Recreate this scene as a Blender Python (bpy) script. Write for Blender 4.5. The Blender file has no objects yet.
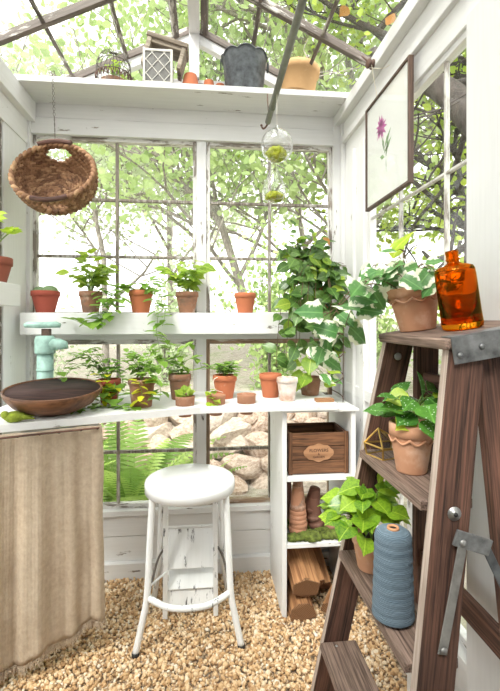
import bpy, bmesh, math, random
import numpy as np
from mathutils import Vector, Matrix, Euler, noise as mnoise
PI = math.pi
random.seed(7)
rng = np.random.default_rng(7)
scene = bpy.context.scene
COL = scene.collection

# ------------------------------------------------------------------ camera, world, sun, exposure
cam_d = bpy.data.cameras.new('camera')
cam = bpy.data.objects.new('camera', cam_d)
COL.objects.link(cam)
cam.location = (0, 0, 1.25)
cam.rotation_euler = (PI / 2, 0, -math.radians(5.9))
cam_d.sensor_fit = 'HORIZONTAL'
cam_d.sensor_width = 36.0
cam_d.lens = 435 / 500 * 36.0
cam_d.shift_y = -25.5 / 500
cam_d.clip_start = 0.05
scene.camera = cam

world = bpy.data.worlds.new('sky')
scene.world = world
world.use_nodes = True
_bg = world.node_tree.nodes['Background']
_bg.inputs['Color'].default_value = (1.0, 0.985, 0.955, 1)
_bg.inputs['Strength'].default_value = 1.25

sun_d = bpy.data.lights.new('sun', 'SUN')
sun_d.energy = 2.2
sun_d.angle = math.radians(25)
sun_d.color = (1.0, 0.96, 0.88)
sun = bpy.data.objects.new('sun', sun_d)
COL.objects.link(sun)
sun.rotation_euler = Vector((0.42, 0.62, -0.95)).to_track_quat('-Z', 'Y').to_euler()

vs = scene.view_settings
vs.view_transform = 'Standard'
vs.look = 'None'
vs.gamma = 1.0
vs.use_curve_mapping = False
vs.exposure = 1.45


# ------------------------------------------------------------------ material helpers
class NT:
    def __init__(s, name):
        s.m = bpy.data.materials.new(name)
        s.m.use_nodes = True
        s.t = s.m.node_tree
        s.t.nodes.clear()
        s.out = s.t.nodes.new('ShaderNodeOutputMaterial')

    def n(s, typ, **kw):
        nd = s.t.nodes.new('ShaderNode' + typ)
        for k, v in kw.items():
            if k in nd.inputs:
                nd.inputs[k].default_value = v
            else:
                setattr(nd, k, v)
        return nd

    def l(s, a, b):
        s.t.links.new(a, b)

    def coords(s, scale=(1, 1, 1), rnd=True):
        tc = s.n('TexCoord')
        mp = s.n('Mapping')
        mp.inputs['Scale'].default_value = scale
        s.l(tc.outputs['Object'], mp.inputs['Vector'])
        if rnd:
            oi = s.n('ObjectInfo')
            mu = s.n('Math', operation='MULTIPLY')
            mu.inputs[1].default_value = 37.0
            s.l(oi.outputs['Random'], mu.inputs[0])
            s.l(mu.outputs[0], mp.inputs['Location'])
        return mp.outputs['Vector']

    def noise(s, vec, scale, detail=4, rough=0.6, dist=0.0):
        nd = s.n('TexNoise')
        nd.inputs['Scale'].default_value = scale
        nd.inputs['Detail'].default_value = detail
        nd.inputs['Roughness'].default_value = rough
        nd.inputs['Distortion'].default_value = dist
        s.l(vec, nd.inputs['Vector'])
        return nd.outputs['Fac']

    def ramp(s, fac, stops, interp='LINEAR'):
        nd = s.n('ValToRGB')
        cr = nd.color_ramp
        cr.interpolation = interp
        while len(cr.elements) > 1:
            cr.elements.remove(cr.elements[-1])
        p, c = stops[0]
        cr.elements[0].position = p
        cr.elements[0].color = (*c, 1) if len(c) == 3 else c
        for p, c in stops[1:]:
            e = cr.elements.new(p)
            e.color = (*c, 1) if len(c) == 3 else c
        s.l(fac, nd.inputs['Fac'])
        return nd.outputs['Color']

    def mix(s, fac, a, b, mode='MIX'):
        nd = s.n('Mix', data_type='RGBA', blend_type=mode)
        for v, k in ((fac, 0), (a, 6), (b, 7)):
            if isinstance(v, (int, float)):
                nd.inputs[k].default_value = v
            elif isinstance(v, tuple):
                nd.inputs[k].default_value = (*v, 1) if len(v) == 3 else v
            else:
                s.l(v, nd.inputs[k])
        return nd.outputs[2]

    def bsdf(s, color, rough=0.6, bump=None, bstr=0.3, bdist=0.002, **kw):
        b = s.n('BsdfPrincipled')
        if isinstance(color, tuple):
            b.inputs['Base Color'].default_value = (*color, 1)
        else:
            s.l(color, b.inputs['Base Color'])
        if isinstance(rough, (int, float)):
            b.inputs['Roughness'].default_value = rough
        else:
            s.l(rough, b.inputs['Roughness'])
        for k, v in kw.items():
            b.inputs[k.replace('_', ' ')].default_value = v
        if bump is not None:
            bp = s.n('Bump')
            bp.inputs['Strength'].default_value = bstr
            bp.inputs['Distance'].default_value = bdist
            s.l(bump, bp.inputs['Height'])
            s.l(bp.outputs['Normal'], b.inputs['Normal'])
        return b

    def done(s, sh):
        s.l(sh.outputs[0], s.out.inputs['Surface'])
        return s.m


def axis_scale(axis, k=0.08):
    v = [1.0, 1.0, 1.0]
    v['xyz'.index(axis)] = k
    return tuple(v)


def m_paint(name, chip=0.66, axis='x', base=(0.755, 0.755, 0.76), under=(0.20, 0.17, 0.145), soft=0.03, scale=22):
    t = NT(name)
    v = t.coords(axis_scale(axis, 0.22))
    f = t.noise(v, scale, 8, 0.68)
    v2 = t.coords(axis_scale(axis, 0.06))
    g = t.noise(v2, 90, 3, 0.5)
    big = t.noise(t.coords(), 3.0, 3, 0.5)
    tone = t.ramp(big, [(0.3, tuple(c * 0.93 for c in base)), (0.7, base)])
    tone = t.mix(0.18, tone, t.ramp(g, [(0.35, tuple(c * 0.8 for c in base)), (0.6, base)]))
    wood = t.ramp(g, [(0.3, tuple(c * 0.6 for c in under)), (0.7, tuple(min(1, c * 1.5) for c in under))])
    mask = t.ramp(f, [(chip - soft, (0, 0, 0)), (chip, (1, 1, 1))])
    col = t.mix(mask, tone, wood)
    inv = t.mix(mask, (1, 1, 1), (0, 0, 0))
    return t.done(t.bsdf(col, 0.55, inv, 0.4, 0.002))


def m_wood(name, dark, light, axis='z', scale=28, rough=0.75, bstr=0.5, k=0.05):
    t = NT(name)
    v = t.coords(axis_scale(axis, k))
    f = t.noise(v, scale, 6, 0.65, 0.6)
    g = t.noise(v, scale * 4, 3, 0.6)
    col = t.ramp(f, [(0.36, dark), (0.5, tuple((a + b) / 2 for a, b in zip(dark, light))), (0.64, light)])
    col = t.mix(0.45, col, t.ramp(g, [(0.40, tuple(c * 0.5 for c in dark)), (0.60, light)]))
    b = t.noise(t.coords(), 4, 3)
    col = t.mix(t.ramp(b, [(0.35, (0, 0, 0)), (0.75, (0.5, 0.5, 0.5))]), col, tuple(c * 0.55 for c in dark))
    h = t.mix(0.5, f, g)
    return t.done(t.bsdf(col, rough, h, bstr, 0.004))


def m_simple(name, color, rough=0.5, var=0.15, scale=20, bstr=0.2, bdist=0.001, **kw):
    t = NT(name)
    f = t.noise(t.coords(), scale, 5, 0.6)
    col = t.ramp(f, [(0.3, tuple(c * (1 - var) for c in color)), (0.7, tuple(min(1, c * (1 + var)) for c in color))])
    return t.done(t.bsdf(col, rough, f, bstr, bdist, **kw))


def m_terracotta(name, base, bloom=(0.72, 0.60, 0.52), amount=0.62, dirt=(0.16, 0.10, 0.07), dirt_at=0.68):
    t = NT(name)
    v = t.coords()
    f = t.noise(v, 16, 6, 0.65)
    g = t.noise(v, 5, 4, 0.6)
    h = t.noise(v, 120, 2, 0.5)
    col = t.ramp(g, [(0.3, tuple(c * 0.82 for c in base)), (0.7, base)])
    col = t.mix(t.ramp(f, [(amount - 0.1, (0, 0, 0)), (amount + 0.12, (0.8, 0.8, 0.8))]), col, bloom)
    f2 = t.noise(t.coords((1, 1, 1.7)), 11, 5, 0.7)
    col = t.mix(t.ramp(f2, [(dirt_at - 0.06, (0, 0, 0)), (dirt_at + 0.08, (0.8, 0.8, 0.8))]), col, dirt)
    return t.done(t.bsdf(col, 0.85, h, 0.25, 0.001))


def m_leaf(name, c1, c2, kind='plain', trans=0.35, rough=0.4, accent=(0.85, 0.88, 0.70)):
    t = NT(name)
    oi = t.n('ObjectInfo')
    tc = t.n('TexCoord')
    base = t.ramp(t.noise(t.coords(), 9, 3), [(0.3, c1), (0.7, c2)])
    rndc = t.ramp(oi.outputs['Random'], [(0.0, c1), (1.0, c2)])
    col = t.mix(0.55, base, rndc)
    sep = t.n('SeparateXYZ')
    t.l(tc.outputs['Object'], sep.inputs[0])
    ab = t.n('Math', operation='ABSOLUTE')
    t.l(sep.outputs['X'], ab.inputs[0])
    if kind == 'variegated':   # leaf meshes are one unit long: creamy margins, green heart
        ad = t.n('Math', operation='ADD')
        ns = t.n('Math', operation='MULTIPLY')
        ns.inputs[1].default_value = 0.55
        t.l(t.noise(t.coords((1, 1, 1)), 4.5, 4, 0.7), ns.inputs[0])
        t.l(ab.outputs[0], ad.inputs[0])
        t.l(ns.outputs[0], ad.inputs[1])
        mk = t.ramp(ad.outputs[0], [(0.50, (0, 0, 0)), (0.57, (1, 1, 1))])
        col = t.mix(mk, col, accent)
    elif kind == 'spotted':
        vo = t.n('TexVoronoi')
        vo.inputs['Scale'].default_value = 8.5
        t.l(t.coords((1, 1, 1)), vo.inputs['Vector'])
        mk = t.ramp(vo.outputs['Distance'], [(0.16, (1, 1, 1)), (0.25, (0, 0, 0))])
        col = t.mix(mk, col, accent)
    if kind != 'tiny':
        mr = t.ramp(ab.outputs[0], [(0.012, (1, 1, 1)), (0.03, (0, 0, 0))])
        col = t.mix(t.mix(1.0, mr, (0.35, 0.35, 0.35), 'MULTIPLY'), col, tuple(min(1, c * 1.8 + 0.05) for c in c2))
    b = t.bsdf(col, rough)
    tr = t.n('BsdfTranslucent')
    t.l(col, tr.inputs['Color'])
    mx = t.n('MixShader')
    mx.inputs[0].default_value = trans
    t.l(b.outputs[0], mx.inputs[1])
    t.l(tr.outputs[0], mx.inputs[2])
    return t.done(mx)


def m_foliage(name, c1, c2, trans=0.5):
    """tree leaves: colour per leaf from a colour attribute"""
    t = NT(name)
    at = t.n('Attribute', attribute_name='tone')
    col = t.ramp(at.outputs['Fac'], [(0.0, c1), (1.0, c2)])
    b = t.bsdf(col, 0.5)
    tr = t.n('BsdfTranslucent')
    t.l(col, tr.inputs['Color'])
    mx = t.n('MixShader')
    mx.inputs[0].default_value = trans
    t.l(b.outputs[0], mx.inputs[1])
    t.l(tr.outputs[0], mx.inputs[2])
    return t.done(mx)


def m_glass_pane(name, tint=(0.97, 0.985, 0.98), gloss=1.0, film=0.0):
    t = NT(name)
    tr = t.n('BsdfTransparent')
    tr.inputs['Color'].default_value = (*tint, 1)
    gl = t.n('BsdfGlossy')
    gl.inputs['Roughness'].default_value = 0.03
    lw = t.n('LayerWeight')
    pw = t.n('Math', operation='POWER')
    pw.inputs[1].default_value = 4.0
    t.l(lw.outputs['Facing'], pw.inputs[0])
    mu = t.n('Math', operation='MULTIPLY_ADD')
    mu.inputs[1].default_value = 0.5 * gloss
    mu.inputs[2].default_value = 0.02 * gloss
    t.l(pw.outputs[0], mu.inputs[0])
    mx = t.n('MixShader')
    t.l(mu.outputs[0], mx.inputs[0])
    t.l(tr.outputs[0], mx.inputs[1])
    t.l(gl.outputs[0], mx.inputs[2])
    if film:
        df = t.n('BsdfDiffuse')
        df.inputs['Color'].default_value = (0.8, 0.8, 0.76, 1)
        m2 = t.n('MixShader')
        sc = t.n('Math', operation='MULTIPLY')
        sc.inputs[1].default_value = film
        t.l(t.noise(t.coords(), 14, 6, 0.7), sc.inputs[0])
        t.l(sc.outputs[0], m2.inputs[0])
        t.l(mx.outputs[0], m2.inputs[1])
        t.l(df.outputs[0], m2.inputs[2])
        mx = m2
    return t.done(mx)


M = {}
M['paint_x'] = m_paint('white paint x', 0.672, 'x')
M['paint_y'] = m_paint('white paint y', 0.672, 'y')
M['paint_z'] = m_paint('white paint z', 0.672, 'z')
M['paint_clean'] = m_paint('clean white paint', 0.80, 'z', (0.70, 0.70, 0.71))
M['sash_x'] = m_paint('flaking sash paint x', 0.555, 'x', (0.70, 0.69, 0.67), (0.22, 0.19, 0.165), 0.06, 30)
M['sash_z'] = m_paint('flaking sash paint z', 0.555, 'z', (0.70, 0.69, 0.67), (0.22, 0.19, 0.165), 0.06, 30)
M['bare_x'] = m_paint('bare brown sash x', 0.47, 'x', (0.62, 0.57, 0.5), (0.26, 0.17, 0.11), 0.12, 24)
M['bare_z'] = m_paint('bare brown sash z', 0.47, 'z', (0.62, 0.57, 0.5), (0.26, 0.17, 0.11), 0.12, 24)
M['muntin'] = m_paint('grey muntin', 0.5, 'z', (0.50, 0.48, 0.45), (0.20, 0.17, 0.14), 0.1, 40)
M['muntin_pale'] = m_paint('pale grey muntin', 0.62, 'z', (0.62, 0.61, 0.58), (0.25, 0.22, 0.19), 0.1, 40)
M['roof_bar'] = m_paint('weathered roof bar', 0.47, 'y', (0.52, 0.49, 0.45), (0.12, 0.095, 0.08), 0.06, 26)
M['pane'] = m_glass_pane('window glass', gloss=0.6, film=0.02)
M['roof_pane'] = m_glass_pane('roof glass', gloss=0.8, film=0.06)
for ax in 'xyz':
    M['ladder_' + ax] = m_wood('ladder wood ' + ax, (0.022, 0.009, 0.006), (0.21, 0.098, 0.066), ax, 60, k=0.03)
    M['step_' + ax] = m_wood('worn step wood ' + ax, (0.055, 0.028, 0.020), (0.36, 0.25, 0.20), ax, 70, k=0.03)
    M['crate_' + ax] = m_wood('crate wood ' + ax, (0.05, 0.018, 0.008), (0.26, 0.115, 0.05), ax, 45, k=0.05)
    M['log_' + ax] = m_wood('split log wood ' + ax, (0.22, 0.085, 0.03), (0.62, 0.33, 0.15), ax, 16, 0.8)
M['grey_wood'] = m_wood('grey barn wood', (0.20, 0.155, 0.115), (0.48, 0.41, 0.33), 'x')
M['edge_pale'] = m_wood('pale worn edge', (0.36, 0.27, 0.22), (0.62, 0.52, 0.46), 'z')
M['terra'] = m_terracotta('terracotta', (0.52, 0.165, 0.075), amount=0.74, dirt_at=0.76)
M['terra_red'] = m_terracotta('red terracotta', (0.40, 0.085, 0.055), amount=0.85, dirt_at=0.85)
M['terra_maroon'] = m_terracotta('maroon clay', (0.26, 0.075, 0.045), amount=0.85, dirt_at=0.8)
M['terra_worn'] = m_terracotta('worn brown clay', (0.30, 0.145, 0.085), bloom=(0.5, 0.4, 0.33), amount=0.62, dirt_at=0.55)
M['terra_pale'] = m_terracotta('pale bloomed clay', (0.52, 0.34, 0.26), bloom=(0.75, 0.70, 0.66), amount=0.45, dirt_at=0.8)
M['terra_peach'] = m_terracotta('peach clay', (0.62, 0.32, 0.19), bloom=(0.72, 0.5, 0.38), amount=0.6, dirt_at=0.85)
M['terra_tan'] = m_terracotta('tan clay', (0.60, 0.36, 0.17), bloom=(0.7, 0.5, 0.3), amount=0.7, dirt_at=0.85)
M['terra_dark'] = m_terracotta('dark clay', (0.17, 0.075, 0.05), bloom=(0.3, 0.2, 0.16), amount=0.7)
M['terra_clay'] = m_terracotta('stacked clay', (0.40, 0.19, 0.11), bloom=(0.55, 0.4, 0.32), amount=0.65, dirt_at=0.66)
M['soil'] = m_simple('potting soil', (0.045, 0.03, 0.02), 0.95, 0.5, 60, 1.0, 0.006)
M['moss'] = m_simple('moss', (0.10, 0.13, 0.02), 0.95, 0.6, 60, 1.0, 0.01)
M['bird_green'] = m_simple('bird green', (0.20, 0.25, 0.02), 0.9, 0.4, 70, 1.0, 0.004)
M['bright_moss'] = m_simple('bright moss', (0.34, 0.38, 0.02), 0.9, 0.45, 70, 1.0, 0.006)
M['mint'] = m_simple('mint green paint', (0.32, 0.50, 0.45), 0.5, 0.25, 30)
M['rust'] = m_simple('rusty iron', (0.10, 0.055, 0.04), 0.7, 0.4, 50)
M['wire'] = m_simple('dark wire', (0.08, 0.065, 0.055), 0.5, 0.2, 50)
M['grey_wire'] = m_simple('grey wire', (0.35, 0.34, 0.32), 0.45, 0.2, 50)
M['string'] = m_simple('cotton string', (0.75, 0.70, 0.60), 0.9, 0.1, 60)
M['pipe'] = m_simple('grey steel pipe', (0.17, 0.175, 0.155), 0.42, 0.25, 30, Metallic=0.35)
M['galv'] = m_simple('galvanised steel', (0.17, 0.175, 0.18), 0.42, 0.6, 26, Metallic=0.5)
M['dark_galv'] = m_simple('dark zinc', (0.11, 0.12, 0.13), 0.5, 0.5, 30, Metallic=0.4)
M['steel'] = m_simple('brushed strap steel', (0.24, 0.235, 0.225), 0.5, 0.35, 24, Metallic=0.4)
M['bolt'] = m_simple('bolt steel', (0.4, 0.4, 0.4), 0.35, 0.3, 40, Metallic=0.8)
M['brass'] = m_simple('aged brass', (0.52, 0.34, 0.10), 0.35, 0.25, 30, Metallic=0.85)
M['enamel'] = m_paint('white stool enamel', 0.68, 'z', (0.82, 0.83, 0.84), (0.16, 0.16, 0.17), 0.03, 30)
M['enamel_worn'] = m_paint('scuffed stool enamel', 0.635, 'z', (0.80, 0.81, 0.82), (0.14, 0.14, 0.15), 0.04, 34)
M['seat_enamel'] = NT('glossy seat enamel')
M['seat_enamel'] = M['seat_enamel'].done(M['seat_enamel'].bsdf((0.78, 0.79, 0.81), 0.2))
M['rubber_and_shade'] = m_simple('black rubber', (0.02, 0.02, 0.02), 0.7)  # stool feet; also the painted dark of bolt sockets and yarn core
M['stem_green'] = m_simple('green stem', (0.16, 0.26, 0.05), 0.6)
M['stem_brown'] = m_simple('brown stem', (0.15, 0.09, 0.05), 0.7)
M['cactus'] = m_simple('cactus skin', (0.20, 0.30, 0.15), 0.7, 0.3, 60, 1.0, 0.004)
M['bark'] = m_wood('tree bark', (0.022, 0.016, 0.014), (0.085, 0.066, 0.056), 'z', 9, 0.9, 0.8, 0.3)
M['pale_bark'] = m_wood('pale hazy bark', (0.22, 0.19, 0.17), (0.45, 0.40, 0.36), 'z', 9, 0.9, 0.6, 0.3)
M['rattan'] = m_wood('basket handle wood', (0.06, 0.025, 0.02), (0.17, 0.08, 0.06), 'x')
M['leaf_dark'] = m_leaf('dark glossy leaf', (0.028, 0.085, 0.020), (0.15, 0.27, 0.055), trans=0.22, rough=0.3)
M['leaf_mid'] = m_leaf('mid green leaf', (0.18, 0.34, 0.04), (0.50, 0.65, 0.09), trans=0.5)
M['leaf_lime'] = m_leaf('lime leaf', (0.34, 0.52, 0.03), (0.55, 0.70, 0.07), trans=0.45)
M['leaf_philo'] = m_leaf('philodendron leaf', (0.045, 0.17, 0.015), (0.40, 0.60, 0.04), trans=0.3, rough=0.28)
M['leaf_spot'] = m_leaf('spotted leaf', (0.03, 0.12, 0.02), (0.13, 0.33, 0.05), 'spotted', 0.25, 0.3, (0.62, 0.80, 0.62))
M['leaf_vari'] = m_leaf('variegated leaf', (0.06, 0.20, 0.05), (0.16, 0.34, 0.10), 'variegated', 0.3, 0.35)
M['leaf_tiny'] = m_leaf('vine leaf', (0.16, 0.34, 0.05), (0.36, 0.55, 0.10), 'tiny', 0.4)
M['leaf_yellow'] = m_leaf('yellow leaf', (0.6, 0.62, 0.03), (0.75, 0.76, 0.06), 'tiny', 0.4)
M['leaf_brown'] = m_leaf('fallen brown leaf', (0.35, 0.14, 0.04), (0.5, 0.26, 0.07), 'tiny', 0.3)
M['fol_a'] = m_foliage('spring green tree leaves', (0.26, 0.40, 0.12), (0.66, 0.78, 0.38))
M['fol_b'] = m_foliage('yellow green tree leaves', (0.15, 0.27, 0.02), (0.66, 0.80, 0.12))
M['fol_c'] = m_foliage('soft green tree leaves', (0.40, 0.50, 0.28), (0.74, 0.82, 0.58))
M['fern'] = m_foliage('fern green', (0.13, 0.26, 0.04), (0.52, 0.68, 0.18), 0.45)


# ------------------------------------------------------------------ mesh helpers
class MB:
    def __init__(s):
        s.v, s.f = [], []

    def add(s, vs_, fs_):
        o = len(s.v)
        s.v.extend([tuple(p) for p in vs_])
        s.f.extend([tuple(i + o for i in q) for q in fs_])

    def box(s, lo, hi, mat=None):
        p = [Vector((x, y, z)) for x in (lo[0], hi[0]) for y in (lo[1], hi[1]) for z in (lo[2], hi[2])]
        if mat is not None:
            p = [mat @ q for q in p]
        s.add(p, [(0, 1, 3, 2), (4, 6, 7, 5), (0, 4, 5, 1), (2, 3, 7, 6), (0, 2, 6, 4), (1, 5, 7, 3)])
        return s

    def tube(s, pts, r, n=8, cap=True, closed=False):
        pts = [Vector(p) for p in pts]
        m = len(pts)
        rs = r if isinstance(r, (list, tuple)) else [r] * m
        up = None
        rings = []
        for i, p in enumerate(pts):
            a = pts[(i - 1) % m] if (i > 0 or closed) else p
            b = pts[(i + 1) % m] if (i < m - 1 or closed) else p
            t = (b - a).normalized() if (b - a).length > 1e-9 else Vector((0, 0, 1))
            if up is None:
                up = Vector((0, 0, 1)) if abs(t.z) < 0.9 else Vector((1, 0, 0))
            x = up.cross(t)
            if x.length < 1e-6:
                x = Vector((1, 0, 0)).cross(t)
            x.normalize()
            up = t.cross(x)
            rings.append([p + (x * math.cos(2 * PI * k / n) + up * math.sin(2 * PI * k / n)) * rs[i] for k in range(n)])
        vs_ = [q for rg in rings for q in rg]
        fs_ = []
        for i in range(m if closed else m - 1):
            j = (i + 1) % m
            for k in range(n):
                k2 = (k + 1) % n
                fs_.append((i * n + k, i * n + k2, j * n + k2, j * n + k))
        if cap and not closed:
            fs_.append(tuple(range(n))[::-1])
            fs_.append(tuple((m - 1) * n + k for k in range(n)))
        s.add(vs_, fs_)
        return s

    def lathe(s, prof, n=32, loc=(0, 0, 0), mat=None, sx=1, sy=1, fn=None):
        vs_, fs_ = [], []
        for i, (r, z) in enumerate(prof):
            for k in range(n):
                a = 2 * PI * k / n
                zz = z if fn is None else z + fn(i, a)
                vs_.append(Vector((r * math.cos(a) * sx + loc[0], r * math.sin(a) * sy + loc[1], zz + loc[2])))
        if mat is not None:
            vs_ = [mat @ p for p in vs_]
        for i in range(len(prof) - 1):
            for k in range(n):
                k2 = (k + 1) % n
                fs_.append((i * n + k, i * n + k2, (i + 1) * n + k2, (i + 1) * n + k))
        if prof[0][0] > 1e-6:
            fs_.append(tuple(range(n))[::-1])
        if prof[-1][0] > 1e-6:
            fs_.append(tuple((len(prof) - 1) * n + k for k in range(n)))
        s.add(vs_, fs_)
        return s

    def blob(s, loc, rad, amp=0.2, freq=8, seg=(16, 10), seed=0):
        vs_, fs_ = [], []
        nu, nv = seg
        for j in range(nv + 1):
            th = PI * j / nv
            for i in range(nu):
                ph = 2 * PI * i / nu
                d = Vector((math.sin(th) * math.cos(ph), math.sin(th) * math.sin(ph), math.cos(th)))
                k = 1 + amp * mnoise.noise(d * freq * 0.3 + Vector((seed, seed * 1.7, 0)))
                k += amp * 0.4 * mnoise.noise(d * freq + Vector((seed, 0, 3)))
                vs_.append(Vector(loc) + Vector((d.x * rad[0], d.y * rad[1], d.z * rad[2])) * k)
        for j in range(nv):
            for i in range(nu):
                i2 = (i + 1) % nu
                fs_.append((j * nu + i, (j + 1) * nu + i, (j + 1) * nu + i2, j * nu + i2))
        s.add(vs_, fs_)
        return s

    def mesh(s, name, mat, smooth=False):
        me = bpy.data.meshes.new(name)
        me.from_pydata([tuple(p) for p in s.v], [], s.f)
        if smooth:
            me.polygons.foreach_set('use_smooth', [True] * len(me.polygons))
        if mat is not None:
            me.materials.append(M[mat] if isinstance(mat, str) else mat)
        me.update()
        return me

    def build(s, name, mat, parent=None, smooth=False, loc=None, rot=None):
        return link(name, s.mesh(name, mat, smooth), parent, loc, rot)


def link(name, me, parent=None, loc=None, rot=None):
    o = bpy.data.objects.new(name, me)
    COL.objects.link(o)
    if parent is not None:
        o.parent = parent
    if loc is not None:
        o.location = loc
    if rot is not None:
        o.rotation_euler = rot
    return o


def tag(o, label, cat, group=None, kind=None):
    o['label'] = label
    o['category'] = cat
    if group:
        o['group'] = group
    if kind:
        o['kind'] = kind
    return o


def thing(name, label, cat, loc=(0, 0, 0), rot=(0, 0, 0), group=None, kind=None):
    o = bpy.data.objects.new(name, None)
    COL.objects.link(o)
    o.empty_display_size = 0.05
    o.location = loc
    o.rotation_euler = rot
    return tag(o, label, cat, group, kind)


_bcache = {}


def board_mesh(size, mat, bev=0.002, wob=0.0):
    key = (tuple(round(c, 4) for c in size), mat, bev)
    if key in _bcache and not wob:
        return _bcache[key]
    bm = bmesh.new()
    bmesh.ops.create_cube(bm, size=1)
    for v in bm.verts:
        v.co = Vector((v.co.x * size[0], v.co.y * size[1], v.co.z * size[2]))
    if wob:
        for v in bm.verts:
            v.co += Vector((random.uniform(-wob, wob), random.uniform(-wob, wob), random.uniform(-wob, wob)))
    b = min(bev, min(size) * 0.3)
    if b > 0:
        bmesh.ops.bevel(bm, geom=list(bm.edges), offset=b, segments=1, affect='EDGES', profile=0.5)
    me = bpy.data.meshes.new('board')
    bm.to_mesh(me)
    bm.free()
    me.materials.append(M[mat])
    _bcache[key] = me
    return me


def board(name, lo, hi, mat, parent=None, bev=0.002, wob=0.0):
    """box given by two corners, origin at its centre"""
    size = [abs(b - a) for a, b in zip(lo, hi)]
    c = [(a + b) / 2 for a, b in zip(lo, hi)]
    return link(name, board_mesh(size, mat, bev, wob), parent, c)


def beam(name, a, b, w, t, mat, parent=None, side=(0, 1, 0), bev=0.002):
    """board running from a to b; w measured across, t along side"""
    a, b = Vector(a), Vector(b)
    z = (b - a).normalized()
    y = Vector(side)
    x = y.cross(z).normalized()
    y = z.cross(x)
    o = link(name, board_mesh((w, t, (b - a).length), mat, bev), parent)
    m = Matrix((x, y, z)).transposed().to_4x4()
    m.translation = (a + b) / 2
    o.matrix_local = m
    return o


def bez(p0, p1, p2, p3, n=12):
    out = []
    for i in range(n + 1):
        t = i / n
        out.append(Vector(p0) * (1 - t) ** 3 + Vector(p1) * 3 * t * (1 - t) ** 2 + Vector(p2) * 3 * t * t * (1 - t) + Vector(p3) * t ** 3)
    return out


def spline(pts, n=6):
    pts = [Vector(p) for p in pts]
    out = []
    for i in range(len(pts) - 1):
        p0 = pts[max(i - 1, 0)]
        p1, p2 = pts[i], pts[i + 1]
        p3 = pts[min(i + 2, len(pts) - 1)]
        for k in range(n):
            t = k / n
            out.append(0.5 * ((2 * p1) + (p2 - p0) * t + (2 * p0 - 5 * p1 + 4 * p2 - p3) * t * t + (3 * p1 - p0 - 3 * p2 + p3) * t ** 3))
    out.append(pts[-1])
    return out


# ------------------------------------------------------------------ the room: floor
XL, XR, YB, YF = -0.84, 0.70, 2.18, -0.45


def m_gravel_floor():
    t = NT('gravel bed')
    v = t.coords(rnd=False)
    vo = t.n('TexVoronoi')
    vo.inputs['Scale'].default_value = 75
    t.l(v, vo.inputs['Vector'])
    col = t.ramp(vo.outputs['Color'], [(0.2, (0.30, 0.20, 0.12)), (0.6, (0.55, 0.40, 0.26)), (0.9, (0.72, 0.60, 0.46))])
    dk = t.ramp(vo.outputs['Distance'], [(0.3, (1, 1, 1)), (0.7, (0.3, 0.3, 0.3))])
    col = t.mix(1.0, col, dk, 'MULTIPLY')
    return t.done(t.bsdf(col, 0.8, vo.outputs['Distance'], 0.6, -0.004))


M['gravel_bed'] = m_gravel_floor()
flo = MB().box((XL - 0.06, YF, -0.12), (XR + 0.06, YB + 0.06, -0.006)).build('floor', 'gravel_bed')
tag(flo, 'gravel bed floor of the greenhouse', 'floor', kind='structure')

t = NT('pea gravel')
at_ = t.n('Attribute', attribute_name='tone')
colr = t.ramp(at_.outputs['Fac'], [(0.0, (0.16, 0.085, 0.04)), (0.18, (0.36, 0.21, 0.10)), (0.45, (0.58, 0.37, 0.19)), (0.7, (0.74, 0.54, 0.33)), (0.9, (0.80, 0.68, 0.52)), (1.0, (0.84, 0.79, 0.70))])
M['gravel'] = t.done(t.bsdf(colr, 0.7))


def instanced_mesh(name, mat, base_v, base_f, locs, mats3, tones, smooth=True):
    """many small solids baked into one mesh with a tone per solid"""
    nv, N = len(base_v), len(locs)
    V = np.einsum('nij,vj->nvi', mats3, base_v) + locs[:, None, :]
    F = (base_f[None, :, :] + (np.arange(N) * nv)[:, None, None]).reshape(-1, base_f.shape[1])
    k = base_f.shape[1]
    me = bpy.data.meshes.new(name)
    me.vertices.add(N * nv)
    me.vertices.foreach_set('co', V.reshape(-1).astype(np.float32))
    me.loops.add(F.size)
    me.loops.foreach_set('vertex_index', F.reshape(-1).astype(np.int32))
    me.polygons.add(len(F))
    me.polygons.foreach_set('loop_start', (np.arange(len(F)) * k).astype(np.int32))
    me.polygons.foreach_set('loop_total', np.full(len(F), k, np.int32))
    if smooth:
        me.polygons.foreach_set('use_smooth', np.ones(len(F), bool))
    me.update(calc_edges=True)
    a = me.attributes.new('tone', 'FLOAT', 'POINT')
    a.data.foreach_set('value', np.repeat(tones, nv).astype(np.float32))
    me.materials.append(M[mat])
    return me


def rand_rot(n):
    q = rng.normal(size=(n, 4))
    q /= np.linalg.norm(q, axis=1)[:, None]
    w, x, y, z = q.T
    return np.stack([np.stack([1 - 2 * (y * y + z * z), 2 * (x * y - z * w), 2 * (x * z + y * w)], 1),
                     np.stack([2 * (x * y + z * w), 1 - 2 * (x * x + z * z), 2 * (y * z - x * w)], 1),
                     np.stack([2 * (x * z - y * w), 2 * (y * z + x * w), 1 - 2 * (x * x + y * y)], 1)], 1)


bm = bmesh.new()
bmesh.ops.create_icosphere(bm, subdivisions=1, radius=1)
ICO_V = np.array([v.co[:] for v in bm.verts])
ICO_F = np.array([[v.index for v in f.verts] for f in bm.faces])
bm.free()

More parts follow.
